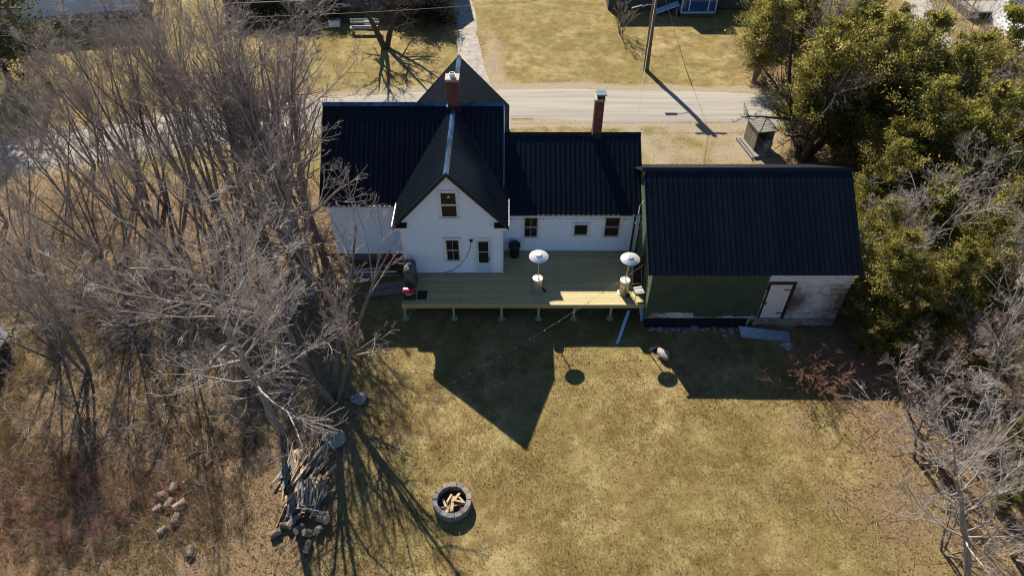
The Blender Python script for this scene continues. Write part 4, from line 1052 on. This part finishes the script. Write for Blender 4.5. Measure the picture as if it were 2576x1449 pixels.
for k in range(20): MB().prism([(36.2, 43.4 + k * .5, 3.312), (40.4, 43.4 + k * .5, 5.212), (40.4, 43.4 + k * .5, 5.24), (36.2, 43.4 + k * .5, 3.34)], (0, .03, 0)).build('roof_seam', M_WROOF, rfn)
po = thing('porch', 'brown timber porch with railing against the far white house', 'porch', (36, 55, 0))
MB().box(35.2, 38.5, 52.75, 60, .55, .68).build('floor', M_GREYBOARD, po)
for k in range(8): MB().box(35.2, 35.28, 52.8 + k * .9, 52.88 + k * .9, 0, 1.6).build('post', M_RIM, po)
MB().box(35.19, 35.29, 52.75, 60, 1.6, 1.68).build('rail', M_RIM, po)
for k in range(36): MB().box(35.22, 35.25, 52.9 + k * .2, 53.0 + k * .2, .05, .55).build('lattice_slat', M_GREYBOARD, po)
fl = thing('low_shelter', 'low flat grey-roofed shelter at the end of the brush', 'shelter', (-24, 16, 0))
C_ = G(24, 838, .9); C_.z = 0
pl = [C_, C_ + Vector((-4.5, 4.45, 0)), C_ + Vector((-9, 0, 0)), C_ + Vector((-9, -8, 0)), C_ + Vector((0, -8, 0))]
MB().prism([p + Vector((0, 0, .82)) for p in pl], (0, 0, .08)).build('roof', M_SHINGLE, fl)
pl2 = [C_ + (p - C_) * .94 + Vector((-.3, -.1, 0)) for p in pl]
MB().prism([p - Vector((0, 0, .05)) for p in pl2], (0, 0, .86)).build('wall', M_NDARK, fl)
be = thing('garden_bench', 'pale grey slatted garden bench standing under the dark tree', 'bench', (-11.0, 50.6, 0), local=True)
for k in range(3): MB().box(-1.1, 1.1, -.25 + k * .17, -.12 + k * .17, .42, .46).build('seat_slat', M_CUSH, be)
for k in range(2): MB().box(-1.1, 1.1, .26, .30, .60 + k * .2, .73 + k * .2).build('back_slat', M_CUSH, be)
for x in (-1.0, .93): MB().box(x, x + .07, -.22, .26, 0, .42).build('leg', M_CUSH, be)
for k, (x, w_) in enumerate(((-2.9, .8), (-.2, .7))):
    tag(MB().box(-11.0 + x, -11.0 + x + w_, 51.5, 52.1, .02, .5).build('storage_box', M_TRIM), 'white storage box behind the garden bench', 'box', 'white boxes behind the bench')

# ------------------------------------------------------------------ vegetation
def nrm(a): return a / np.maximum(np.linalg.norm(a, axis=-1, keepdims=True), 1e-9)
def tubes(P, Rr, s):
    N, n, _ = P.shape
    T = nrm(P[:, -1] - P[:, 0])
    ref = np.where(np.abs(T[:, 2:3]) < .9, np.array([[0, 0, 1.]]), np.array([[1., 0, 0]]))
    U = nrm(np.cross(T, ref)); W = np.cross(T, U)
    an = 2 * np.pi * np.arange(s) / s
    D = U[:, None, :] * np.cos(an)[None, :, None] + W[:, None, :] * np.sin(an)[None, :, None]
    V = P[:, :, None, :] + D[:, None, :, :] * Rr[:, :, None, None]
    i0 = (np.arange(N) * n * s)[:, None, None] + (np.arange(n - 1) * s)[None, :, None] + np.arange(s)[None, None, :]
    i1 = (np.arange(N) * n * s)[:, None, None] + (np.arange(n - 1) * s)[None, :, None] + ((np.arange(s) + 1) % s)[None, None, :]
    Fq = np.stack([i0, i1, i1 + s, i0 + s], -1).reshape(-1, 4)
    return V.reshape(-1, 3), Fq
def join(parts):
    Vs, Fs, o = [], [], 0
    for V, Fq in parts: Vs.append(V); Fs.append(Fq + o); o += len(V)
    return np.concatenate(Vs), np.concatenate(Fs)
def grow(r, P, Rr, k, t0, t1, lmul, a0, a1, up, n, wob, rr, rmin, taper=.3, flat=0.0):
    N, m, _ = P.shape
    Lp = np.linalg.norm(np.diff(P, axis=1), axis=2).sum(1)
    ix = np.repeat(np.arange(N), k)
    t = r.uniform(t0, t1, len(ix)); f = t * (m - 1); i = np.minimum(f.astype(int), m - 2); w = (f - i)[:, None]
    st = P[ix, i] * (1 - w) + P[ix, i + 1] * w
    tan = nrm(P[ix, i + 1] - P[ix, i])
    r0 = (Rr[ix, i] * (1 - w[:, 0]) + Rr[ix, i + 1] * w[:, 0]) * rr
    rn = r.randn(len(ix), 3); rn[:, 2] *= (1 - flat); pp = nrm(rn - (rn * tan).sum(1, keepdims=True) * tan)
    an = np.radians(r.uniform(a0, a1, len(ix)))[:, None]
    d = nrm(np.cos(an) * tan + np.sin(an) * pp)
    Ln = Lp[ix] * lmul * (1.15 - .65 * t) * r.uniform(.6, 1.25, len(ix))
    Q = np.zeros((len(ix), n, 3)); Q[:, 0] = st; p = st
    for j in range(1, n):
        d = nrm(d + np.array([0, 0, up]) + wob * r.randn(len(ix), 3)); p = p + d * (Ln / (n - 1))[:, None]; Q[:, j] = p
    tp = np.linspace(1, taper, n)[None]
    return Q, np.maximum(r0[:, None] * tp, rmin)
def bare_tree(seed, h, stems, lean, bark, twig, k=(11, 9, 8, 4), a1=(22, 48), up=.14, r0=.13, low=.28, lm=.46, tall=.76, rr1=.55, tip=.22):
    r = np.random.RandomState(seed)
    P = np.zeros((stems, 9, 3)); Rr = np.zeros((stems, 9))
    for s in range(stems):
        a = 2 * np.pi * (s + r.rand() * .6) / stems; d = np.array([math.cos(a) * lean, math.sin(a) * lean, 1.0]) if stems > 1 else np.array([r.randn() * .06, r.randn() * .06, 1.0])
        p = np.array([math.cos(a), math.sin(a), 0]) * (.12 if stems > 1 else 0); hh = h * r.uniform(tall - .08, tall + .08)
        for j in range(9):
            P[s, j] = p; d = d + r.randn(3) * .07 + np.array([0, 0, .03]); d /= np.linalg.norm(d); p = p + d * hh / 8
        Rr[s] = r0 * r.uniform(.75, 1.05) * np.linspace(1.15, tip, 9)
    P[:, 0, 2] = -.1
    trunk = tubes(P, Rr, 9)
    L1 = grow(r, P, Rr, k[0], low, .98, lm, a1[0], a1[1], up, 6, .11, rr1, .012)
    L2 = grow(r, *L1, k[1], .15, 1, .48, 22, 58, up * .7, 5, .14, .62, .008)
    L3 = grow(r, *L2, k[2], .12, 1, .50, 25, 62, .07, 4, .16, .65, .0050)
    L4 = L3 if not k[3] else grow(r, *L3, k[3], .1, 1, .55, 25, 60, .05, 3, .15, .8, .0036)
    crown = join([tubes(*L1, 6), tubes(*L2, 4), tubes(*L3, 3), tubes(*L4, 3)])
    return np_mesh('trunk', *trunk, bark, smooth=True), np_mesh('crown', *crown, twig)
TREES = {}
def tree_mesh(kind):
    if kind not in TREES:
        TREES[kind] = {
            'a': lambda: bare_tree(11, 12, 4, .17, M_BARK, M_TWIG, k=(9, 7, 6, 3), r0=.10, a1=(16, 38), up=.10, lm=.46, tall=.86, low=.3),
            'b': lambda: bare_tree(12, 12, 1, 0, M_BARK, M_TWIG, k=(15, 6, 5, 2), r0=.23, a1=(16, 42), lm=.60, tip=.16, rr1=.72),
            'c': lambda: bare_tree(13, 12, 5, .22, M_BARK, M_TWIG, k=(8, 7, 6, 3), r0=.085, a1=(15, 36), up=.10, lm=.42, tall=.86, low=.35),
            'd': lambda: bare_tree(14, 9, 4, .30, M_BARK, M_TWIG, k=(8, 6, 6, 2), r0=.06, a1=(18, 42), low=.25, tall=.84),
            'p': lambda: bare_tree(25, 10, 1, 0, M_BARKP, M_TWIGP, k=(24, 7, 7, 3), a1=(35, 72), up=.07, r0=.125, low=.36, lm=.46, tall=.95, rr1=.42),
            'q': lambda: bare_tree(16, 9, 3, .24, M_BARKP, M_TWIGP, k=(8, 7, 6, 2), a1=(25, 55), up=.08, r0=.075, low=.15, rr1=.5),
            'k': lambda: bare_tree(17, 8, 4, .42, M_DARKBARK, M_DARKBARK, k=(8, 8, 7, 3), a1=(30, 65), up=.05, r0=.19, low=.2),
            'e': lambda: bare_tree(19, 9, 1, 0, M_BARK, M_TWIG, k=(20, 8, 7, 3), a1=(40, 75), up=.05, r0=.12, low=.2, lm=.6),
            'g': lambda: bare_tree(29, 9, 5, .42, M_BARK, M_TWIG, k=(7, 6, 6, 2), a1=(22, 55), up=.05, r0=.115, low=.3, lm=.50, tall=.85, tip=.25, rr1=.6),
            's': lambda: bare_tree(18, 3, 4, .45, M_BARK, M_TWIG, k=(8, 7, 6, 0), r0=.04, low=.15),
        }[kind]()
    return TREES[kind]
def plant(kind, loc, sc, rz, label, group=None, name='bare_tree', cat='tree', tilt=(0, 0)):
    t = thing(name, label, cat, loc, rz, group, local=True)
    t.rotation_euler = (tilt[0], tilt[1], rz); t.scale = (sc, sc, sc)
    tr, cr = tree_mesh(kind)
    o = bpy.data.objects.new('trunk', tr); COL.objects.link(o); o.parent = t
    o = bpy.data.objects.new('crown', cr); COL.objects.link(o); o.parent = t
    return t
r = random.Random(77)
LW = 'leafless grey trees in the wood beside the house'
KINDS = {'a': ('four-stemmed grey leafless tree in the wood beside the house', 'four-stemmed trees in the wood'),
         'b': ('thick single-trunked grey leafless tree in the wood beside the house', 'thick single-trunked trees in the wood'),
         'c': ('tall bundle of five slender leafless stems in the wood beside the house', 'five-stemmed trees in the wood'),
         'd': ('slim many-stemmed leafless sapling in the wood beside the house', 'many-stemmed saplings in the wood'),
         'e': ('wide-spreading leafless tree reaching twigs over the black house roof', 'wide-spreading trees by the house end')}
for (px, py, kind, h) in ((752, 640, 'b', 13.0), (772, 560, 'c', 12.4), (700, 560, 'b', 12.6), (655, 575, 'a', 12.4), (604, 500, 'c', 12.4), (545, 525, 'a', 12.0), (480, 470, 'c', 11.6), (420, 520, 'c', 11.0), (350, 470, 'c', 10.4), (300, 540, 'd', 9.0), (440, 670, 'd', 8.6), (250, 640, 'd', 7.8), (150, 905, 'd', 7.5), (222, 940, 'a', 8.0), (330, 830, 'd', 7.6), (470, 890, 'd', 7.4), (240, 420, 'd', 8.6), (620, 740, 'c', 9.5), (170, 500, 'd', 7.6), (80, 700, 'd', 7.5), (806, 612, 'e', 11.0), (778, 540, 'e', 12.0), (20, 560, 'd', 7.5), (792, 770, 'b', 11.5), (390, 590, 'd', 9)):
    lb, gp = KINDS[kind]
    plant(kind, G(px, py), h / (9.0 if kind in 'de' else 12.0), r.uniform(0, 6.28), lb, gp)
plant('g', G(838, 1010), 1.05, .9, 'spreading five-limbed leafless tree at the lawn edge casting a fan of shadows')
plant('p', G(716, 1090), 1.25, 1.2, 'pale-barked leafless tree growing over the wood pile', tilt=(.04, -.05))
RW = 'pale leafless trees among the cedars'
for (x, y, kind, h) in ((18.9, 11.6, 'q', 8.6), (20.8, 9.8, 'q', 8.0), (17.6, 22.8, 'q', 8.6), (16.2, 23.6, 'q', 6.8), (20.3, 19.0, 'p', 8.4), (22.2, 25.6, 'q', 9.0), (18.4, 15.6, 'q', 7.2), (23.6, 14.6, 'p', 8.8), (19.6, 40.8, 'p', 9.5), (24.4, 31.0, 'q', 9.0), (27, 20.5, 'q', 9)):
    plant(kind, (x, y, 0), h / (10 if kind == 'p' else 9), r.uniform(0, 6.28), 'pale leafless tree standing among the cedars', RW)
plant('p', (15.2, 8.9, 0), .92, .3, 'leaning pale leafless tree rising from the litter at the lawn corner', tilt=(-.42, -.22))
for (x, y, kind, sc) in ((15.6, 14.2, 's', 1.4), (17.8, 9.6, 's', 1.5), (18.6, 13.4, 'd', .5), (16.2, 16.4, 's', 1.3), (19.6, 15.2, 'd', .55), (15.0, 10.6, 's', 1.0), (16.8, 17.6, 'd', .38), (19.4, 18.2, 'd', .55)):
    plant(kind, (x, y, 0), sc, r.uniform(0, 6.28), 'low tangled leafless grey shrub in the litter beyond the lawn', 'leafless shrubs beyond the lawn', 'shrub', 'shrub')
plant('q', (17.3, 10.4, 0), .85, 2.3, 'leaning many-stemmed pale tree behind the lawn corner tree', tilt=(-.35, -.2))
plant('k', (17.0, 34.2, 0), 1.2, 2.2, 'dark spreading leafless tree reaching over the road from the cedars')
plant('k', (-9.2, 48.2, 0), .95, .6, 'dark forked leafless tree on the lawn by the grey driveway')
plant('s', G(1562, 87), 1.0, .4, 'small leafless ornamental tree on the far lawn', cat='tree')
plant('q', (29.2, 46.4, 0), .72, .9, 'thin leafless tree at the edge of the far lane', 'thin trees at the far lane')
plant('q', (31.6, 45.6, 0), .66, 3.9, 'thin leafless tree at the edge of the far lane', 'thin trees at the far lane')
for (px, py, s) in ((1990, 40, 1.2), (2060, 60, 1.3), (1930, 55, 1.0)):
    plant('s', G(px, py), s, r.uniform(0, 6), 'bushy leafless shrub in front of the teal house', 'leafless shrubs by the teal house', 'shrub', 'shrub')

# cedars and the pine
def leaf_sprays(r, C, Dr, size, fold=.25, wide=.34):
    N = len(C)
    s = nrm(np.cross(Dr, r.randn(N, 3))); n_ = np.cross(Dr, s)
    L_ = size[:, None]
    p0 = C; p2 = C + Dr * L_
    p1 = C + Dr * L_ * .5 + s * L_ * wide + n_ * L_ * fold * .4; p3 = C + Dr * L_ * .5 - s * L_ * wide + n_ * L_ * fold * .4
    V = np.stack([p0, p1, p2, p3], 1).reshape(-1, 3)
    Fq = (np.arange(N) * 4)[:, None] + np.array([[0, 1, 2, 3]])
    return V, Fq
def cedar(seed, h, rad, nb, per, bark, leaf, droop=-.05, size=(.12, .26), conic=1.0, rough=1.0, leaders=1):
    r = np.random.RandomState(seed)
    n = 9; P = np.zeros((leaders, n, 3)); Rr = np.zeros((leaders, n)); tops = []
    for q in range(leaders):
        hq = h * (1 if q == 0 else r.uniform(.62, .9)); a = r.uniform(0, 6.28)
        P[q, :, 2] = np.linspace(-.1, hq * .97, n); dd = np.array([math.cos(a), math.sin(a)]) * (0 if q == 0 else rad * r.uniform(.35, .6))
        P[q, :, :2] = dd * (np.linspace(0, 1, n)[:, None] ** .6); P[q, 1:, :2] += np.cumsum(r.randn(n - 1, 2) * .05, 0)
        Rr[q] = np.linspace(.15, .02, n) * h / 8; tops.append(hq)
    trunk = tubes(P, Rr, 8)
    own = r.randint(0, leaders, nb); hq = np.array(tops)[own]
    z = r.uniform(.08, .99, nb) ** .85; a = r.uniform(0, 2 * np.pi, nb)
    prof = np.clip((1 - z) ** (.75 * conic) * 1.15 + .12, 0, 1) * np.clip(.45 + z * 2.2, 0, 1)
    ln = rad * prof * np.clip(1 + rough * .38 * r.randn(nb), .3, 1.8)
    zi = z * (n - 1); i0 = np.minimum(zi.astype(int), n - 2); w = (zi - i0)[:, None]
    base = P[own, i0] * (1 - w) + P[own, i0 + 1] * w
    d = np.stack([np.cos(a), np.sin(a), np.full(nb, droop + .35) + r.randn(nb) * .22], 1)
    B = np.zeros((nb, 4, 3)); B[:, 0] = base
    for j in range(1, 4):
        d = nrm(d + np.array([0, 0, .14 if droop > -.2 else -.03]) + r.randn(nb, 3) * .14); B[:, j] = B[:, j - 1] + d * (ln / 3)[:, None]
    BR = np.linspace(.026, .007, 4)[None].repeat(nb, 0)
    tw = grow(r, B, BR, 4, .3, 1, .45, 25, 60, .05, 3, .12, .6, .006)
    limbs = join([tubes(B, BR, 4), tubes(*tw, 3)])
    f = r.uniform(.2, 1.08, (nb, per)) ** .75 * 3; i = np.minimum(f.astype(int), 2); w = (f - i)[..., None]
    bi = np.arange(nb)[:, None]
    C = B[bi, i] * (1 - w) + B[bi, i + 1] * w
    sp = (.07 + .17 * ln[:, None, None]) * np.clip(1.3 - f / 3.3, .3, 1)[..., None]
    C = C + r.randn(nb, per, 3) * sp * np.array([1, 1, .7])
    out = nrm(C - base[:, None, :] + np.array([0, 0, .3]))
    D = nrm(out + r.randn(nb, per, 3) * .6)
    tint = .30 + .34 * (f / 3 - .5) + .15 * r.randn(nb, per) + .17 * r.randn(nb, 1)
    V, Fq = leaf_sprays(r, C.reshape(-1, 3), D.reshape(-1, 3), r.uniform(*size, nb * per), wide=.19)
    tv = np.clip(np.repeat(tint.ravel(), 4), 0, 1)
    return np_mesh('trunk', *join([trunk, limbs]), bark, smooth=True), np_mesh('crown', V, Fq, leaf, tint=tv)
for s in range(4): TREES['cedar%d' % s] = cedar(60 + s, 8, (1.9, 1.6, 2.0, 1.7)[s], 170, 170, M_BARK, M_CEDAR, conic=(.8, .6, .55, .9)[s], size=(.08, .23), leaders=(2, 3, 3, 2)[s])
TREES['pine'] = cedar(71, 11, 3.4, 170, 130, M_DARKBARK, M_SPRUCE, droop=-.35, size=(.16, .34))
r = random.Random(5)
for k, (x, y, h) in enumerate(((17.2, 35.0, 8.0), (19.3, 33.8, 8.5), (21.6, 34.6, 8.5), (18.8, 36.4, 8), (23.8, 33.6, 8), (26.2, 35.0, 8.5), (16.4, 43.4, 6.6), (19.0, 44.4, 7.5), (21.8, 43.0, 7.5), (24.6, 43.2, 5.2), (30, 37.0, 4.4), (28.6, 33, 6.8), (31.8, 33.5, 6.6), (20.4, 30.2, 7.5), (22.8, 29.2, 7.5), (25.8, 29.6, 7.5), (28.9, 28.4, 7.5), (18.2, 27.8, 5.6), (16.9, 24.4, 4.6), (19.6, 25.3, 5.6), (23, 24, 7), (26.2, 24.4, 7), (16.0, 21.3, 5.4), (17.8, 20.2, 5.6), (16.4, 19.6, 4.0), (20.6, 21.6, 6), (23.4, 20.2, 6.5), (18.6, 17.4, 3.2), (21.2, 17.0, 4.6), (24.6, 16.5, 6), (16.8, 18.7, 2.4), (22.5, 12.8, 3.8), (15.2, 19.4, 2.2), (18.2, 14.2, 2.6), (19.8, 13.2, 3.2), (20.4, 15.4, 3.8), (21.4, 11.2, 3.0), (17.6, 12.2, 1.8), (34.5, 36.0, 3.6), (23.4, 37.6, 6.8), (27.0, 37.6, 5.6))):
    hs = 'tall' if h > 7.2 else ('mid-height' if h > 5 else 'low')
    wh = 'across the gravel road' if y > 42 else ('between the road and the garage' if y > 32 else ('behind the garage end' if y > 23 else 'in front of the garage end'))
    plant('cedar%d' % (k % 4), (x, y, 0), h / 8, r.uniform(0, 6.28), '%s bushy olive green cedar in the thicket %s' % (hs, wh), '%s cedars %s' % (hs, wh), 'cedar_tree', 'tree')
plant('pine', G(25, 205), 1.0, .5, 'dark green pine standing across the road behind the transformer pole', None, 'pine_tree', 'tree')

# hedge bushes by the grey house
TREES['bush'] = cedar(81, 1.7, 1.25, 60, 60, M_DARKBARK, M_HEDGE, size=(.10, .22), conic=.5)
for k, (x, y, s) in enumerate(((-20.5, 52.6, 1.0), (-18.3, 52.4, 1.1), (-16.0, 52.7, 1.0), (-13.6, 52.6, .9), (-8.2, 52.5, 1.1), (-6.4, 52.0, 1.2), (-5.2, 51.4, .9))):
    plant('bush', (x, y, 0), s, k * 1.3, 'dark twiggy hedge bush along the front of the grey house', 'hedge bushes along the grey house', 'bush', 'bush')

# ---- brush, red stems, tussocks, fallen leaves, grass: masses nobody could count
def stems(r, XY, h, lean, n=4, r0=.006, bend=.25):
    N = len(XY); P = np.zeros((N, n, 3)); P[:, 0, :2] = XY; P[:, 0, 2] = -.02
    d = nrm(np.concatenate([r.randn(N, 2) * lean, np.ones((N, 1))], 1)); p = P[:, 0]
    for j in range(1, n):
        d = nrm(d + r.randn(N, 3) * bend); d[:, 2] = np.abs(d[:, 2]) * (.9 if j < n - 1 else .7); p = p + d * (h / (n - 1))[:, None]; P[:, j] = p
    return P, np.linspace(r0, r0 * .4, n)[None].repeat(N, 0)
def scatter(r, n, x0, x1, y0, y1, fn):
    x, y = r.uniform(x0, x1, n * 4), r.uniform(y0, y1, n * 4)
    keep = r.rand(n * 4) < fn(x, y); x, y = x[keep][:n], y[keep][:n]
    return np.stack([x, y], 1)
def stuff(name, V, Fq, m, label, cat, tint=None):
    o = mk(name, np_mesh(name, V, Fq, m, tint=tint)); return tag(o, label, cat, kind='stuff')
r = np.random.RandomState(91)
def wood_mask(x, y): return sstep(-7.2, -9.5, x) * sstep(31.5, 28, y) * sstep(13.2, 15.2, y + .15 * (x + 12)) * np.clip(.55 + .8 * vnoise(x, y, .8, 33), .05, 1)
XY = scatter(r, 1900, -27, -7, 12, 32, wood_mask)
P, Rr = stems(r, XY, r.uniform(.5, 2.6, len(XY)), .55, r0=.009)
S2 = grow(r, P, Rr, 3, .3, 1, .4, 25, 60, .05, 3, .15, .6, .0045)
stuff('brush', *join([tubes(P, Rr, 3), tubes(*S2, 3)]), M_TWIG, 'tangle of leafless brush under the grey trees', 'brush')
XY = scatter(r, 520, -25, -8, 13, 31, wood_mask)
P, Rr = stems(r, XY, r.uniform(.6, 2.0, len(XY)), 1.6, r0=.018); P[:, :, 2] = P[:, :, 2] * .35 + .05
S2 = grow(r, P, Rr, 5, .3, 1, .45, 25, 60, .02, 3, .2, .55, .006)
stuff('fallen_branches', *join([tubes(P, Rr, 5), tubes(*S2, 3)]), M_TWIGP, 'grey dead branches lying on the wood floor', 'branches')
def red_mask(x, y): return np.exp(-(((x + 16.3) / 3.6) ** 2 + ((y - 12.2 - .12 * (x + 16)) / 1.9) ** 2)) * np.clip(.6 + .6 * vnoise(x, y, 1.3, 35), .1, 1)
XY = scatter(r, 1500, -24, -9.5, 8.5, 17, red_mask)
P, Rr = stems(r, XY, r.uniform(.4, 1.3, len(XY)), .75, r0=.007)
S2 = grow(r, P, Rr, 4, .2, 1, .45, 25, 65, .05, 3, .15, .7, .0042)
stuff('red_brush', *join([tubes(P, Rr, 3), tubes(*S2, 3)]), M_REDTWIG, 'thicket of thin dark red stems in the dry grass', 'brush')
XY = scatter(r, 1700, -26, -8.5, 8.5, 18, lambda x, y: .6 * np.exp(-(((x + 16) / 6) ** 2 + ((y - 11.8) / 2.8) ** 2)))
P, Rr = stems(r, XY, r.uniform(.3, 1.1, len(XY)), .9, r0=.006)
S2 = grow(r, P, Rr, 3, .2, 1, .45, 25, 65, .05, 3, .15, .7, .0042)
stuff('straw_brush', *join([tubes(P, Rr, 3), tubes(*S2, 3)]), M_TWIGP, 'pale dry stalks standing around the red brush', 'brush')
# the rust coloured shrub by the garage end, and dead canes to its right
sb_ = thing('rust_shrub', 'leafless rust brown shrub growing at the shaded end of the garage', 'shrub', (12.9, 18.2, 0), local=True)
XY = r.randn(64, 2) * .6; P, Rr = stems(r, XY, r.uniform(.9, 2.2, 64), .6, n=5, r0=.010)
S2 = grow(r, P, Rr, 6, .25, 1, .45, 25, 60, .10, 4, .12, .6, .006); S3 = grow(r, *S2, 4, .2, 1, .45, 25, 60, .05, 3, .12, .7, .0045)
link(bpy.data.objects.new('stems', np_mesh('stems', *join([tubes(P, Rr, 4), tubes(*S2, 3), tubes(*S3, 3)]), M_RUSTTWIG)), sb_)
XY = scatter(r, 170, 10.8, 19, 9.5, 18.5, lambda x, y: sstep(11.2, 13.5, x + (y - 14) * .1) * .8)
P, Rr = stems(r, XY, r.uniform(.5, 2.0, len(XY)), 1.3, r0=.012); P[:, :, 2] = P[:, :, 2] * .5 + .03
S2 = grow(r, P, Rr, 3, .3, 1, .4, 25, 60, .02, 3, .2, .6, .006)
stuff('dead_canes', *join([tubes(P, Rr, 4), tubes(*S2, 3)]), M_STRAWSTEM, 'dead canes strewn over the litter by the right-hand trees', 'canes')

HX0, HX1, HY0, HY1 = -8.4, 14.5, 21.0, 32.6
def open_ground(x, y):
    k = np.ones_like(x)
    k *= ~((x > -8.2) & (x < 5.9) & (y > 23.4) & (y < 33)); k *= ~((x > 5.7) & (x < 14.4) & (y > 20.95) & (y < 29))
    k *= ~((x > -4.8) & (x < 5.9) & (y > 22.2) & (y < 25)); k *= np.abs(y - road_y(x)) > 1.93; k *= ~((np.abs(x + 2.35 + (y - 41.9) * .12) < 1.0) & (y > 41.5))
    k *= (np.hypot(x - fc.x, y - fc.y) > .72)
    return k
def blades(r, XY, L0, L1, wide, flat, per=1):
    N = len(XY); z = ground_z(XY[:, 0], XY[:, 1])
    a = r.uniform(0, 2 * np.pi, N); el = np.radians(r.uniform(flat[0], flat[1], N))
    d = np.stack([np.cos(a) * np.cos(el), np.sin(a) * np.cos(el), np.sin(el)], 1); s = np.stack([-np.sin(a), np.cos(a), np.zeros(N)], 1)
    L_ = r.uniform(L0, L1, N)[:, None]; p0 = np.concatenate([XY, z[:, None] - .004], 1)
    V = np.stack([p0 - s * wide, p0 + s * wide, p0 + d * L_], 1).reshape(-1, 3)
    return V, np.arange(3 * N).reshape(-1, 3)
def lawn_mask(x, y):
    l, d, g, s = zones(x, y); return (1 - .8 * l) * (1 - d) * open_ground(x, y)
XY = np.concatenate([scatter(r, 80000, -14, 16, 8.2, 23, lambda x, y: lawn_mask(x, y) * np.clip(.55 + .9 * vnoise(x, y, 1.6, 70), .08, 1)), scatter(r, 32000, -30, 34, 23, 57, lawn_mask)])
V, Fq = blades(r, XY, .05, .13, .011, (12, 60))
lg = zones(XY[:, 0], XY[:, 1])[2]
tint = np.clip(.50 + .15 * r.randn(len(XY)) + .22 * vnoise(XY[:, 0], XY[:, 1], .7, 50) + .12 * vnoise(XY[:, 0], XY[:, 1], 2.2, 51) - .25 * lg, 0, 1)
stuff('grass', V, Fq, M_GRASS, 'short dry straw and olive coloured lawn grass', 'grass', np.repeat(tint, 3))
def tus_mask(x, y): return sstep(-8.5, -12, x) * np.maximum(sstep(18, 13, y + .1 * (x + 14)), sstep(-16, -18.5, x)) * np.clip(.35 + 1.1 * vnoise(x, y, 1.1, 41), 0, 1)
XYc = scatter(r, 2200, -26, -8, 8.3, 24, tus_mask)
XY = np.repeat(XYc, 34, 0) + r.randn(len(XYc) * 34, 2) * .11
V, Fq = blades(r, XY, .16, .42, .009, (15, 75)); tint = np.clip(.55 + .25 * r.randn(len(XY)), 0, 1)
stuff('tussock_grass', V, Fq, M_TUSSOCK, 'long dry tussock grass below the wood', 'grass', np.repeat(tint, 3))
def lit_mask(x, y):
    l, d, g, s = zones(x, y); return np.clip(l, 0.05, 1) * open_ground(x, y)
XY = np.concatenate([scatter(r, 52000, -26, -4, 8.3, 33, lit_mask), scatter(r, 30000, 9, 24, 8.3, 24, lit_mask), scatter(r, 9000, 14, 30, 24, 46, lit_mask), scatter(r, 2500, -6, 11, 9, 22, lambda x, y: open_ground(x, y) * .8)])
N = len(XY); a = r.uniform(0, 6.28, N); z = ground_z(XY[:, 0], XY[:, 1]) + .006
C = np.concatenate([XY, z[:, None]], 1); D = nrm(np.stack([np.cos(a), np.sin(a), r.randn(N) * .12], 1))
V, Fq = leaf_sprays(r, C, D, r.uniform(.04, .10, N), fold=.18)
stuff('fallen_leaves', V, Fq, M_LEAF, 'brown fallen leaves covering the ground under the trees', 'leaves', np.repeat(np.clip(.42 + .26 * r.randn(N), 0, 1), 4))
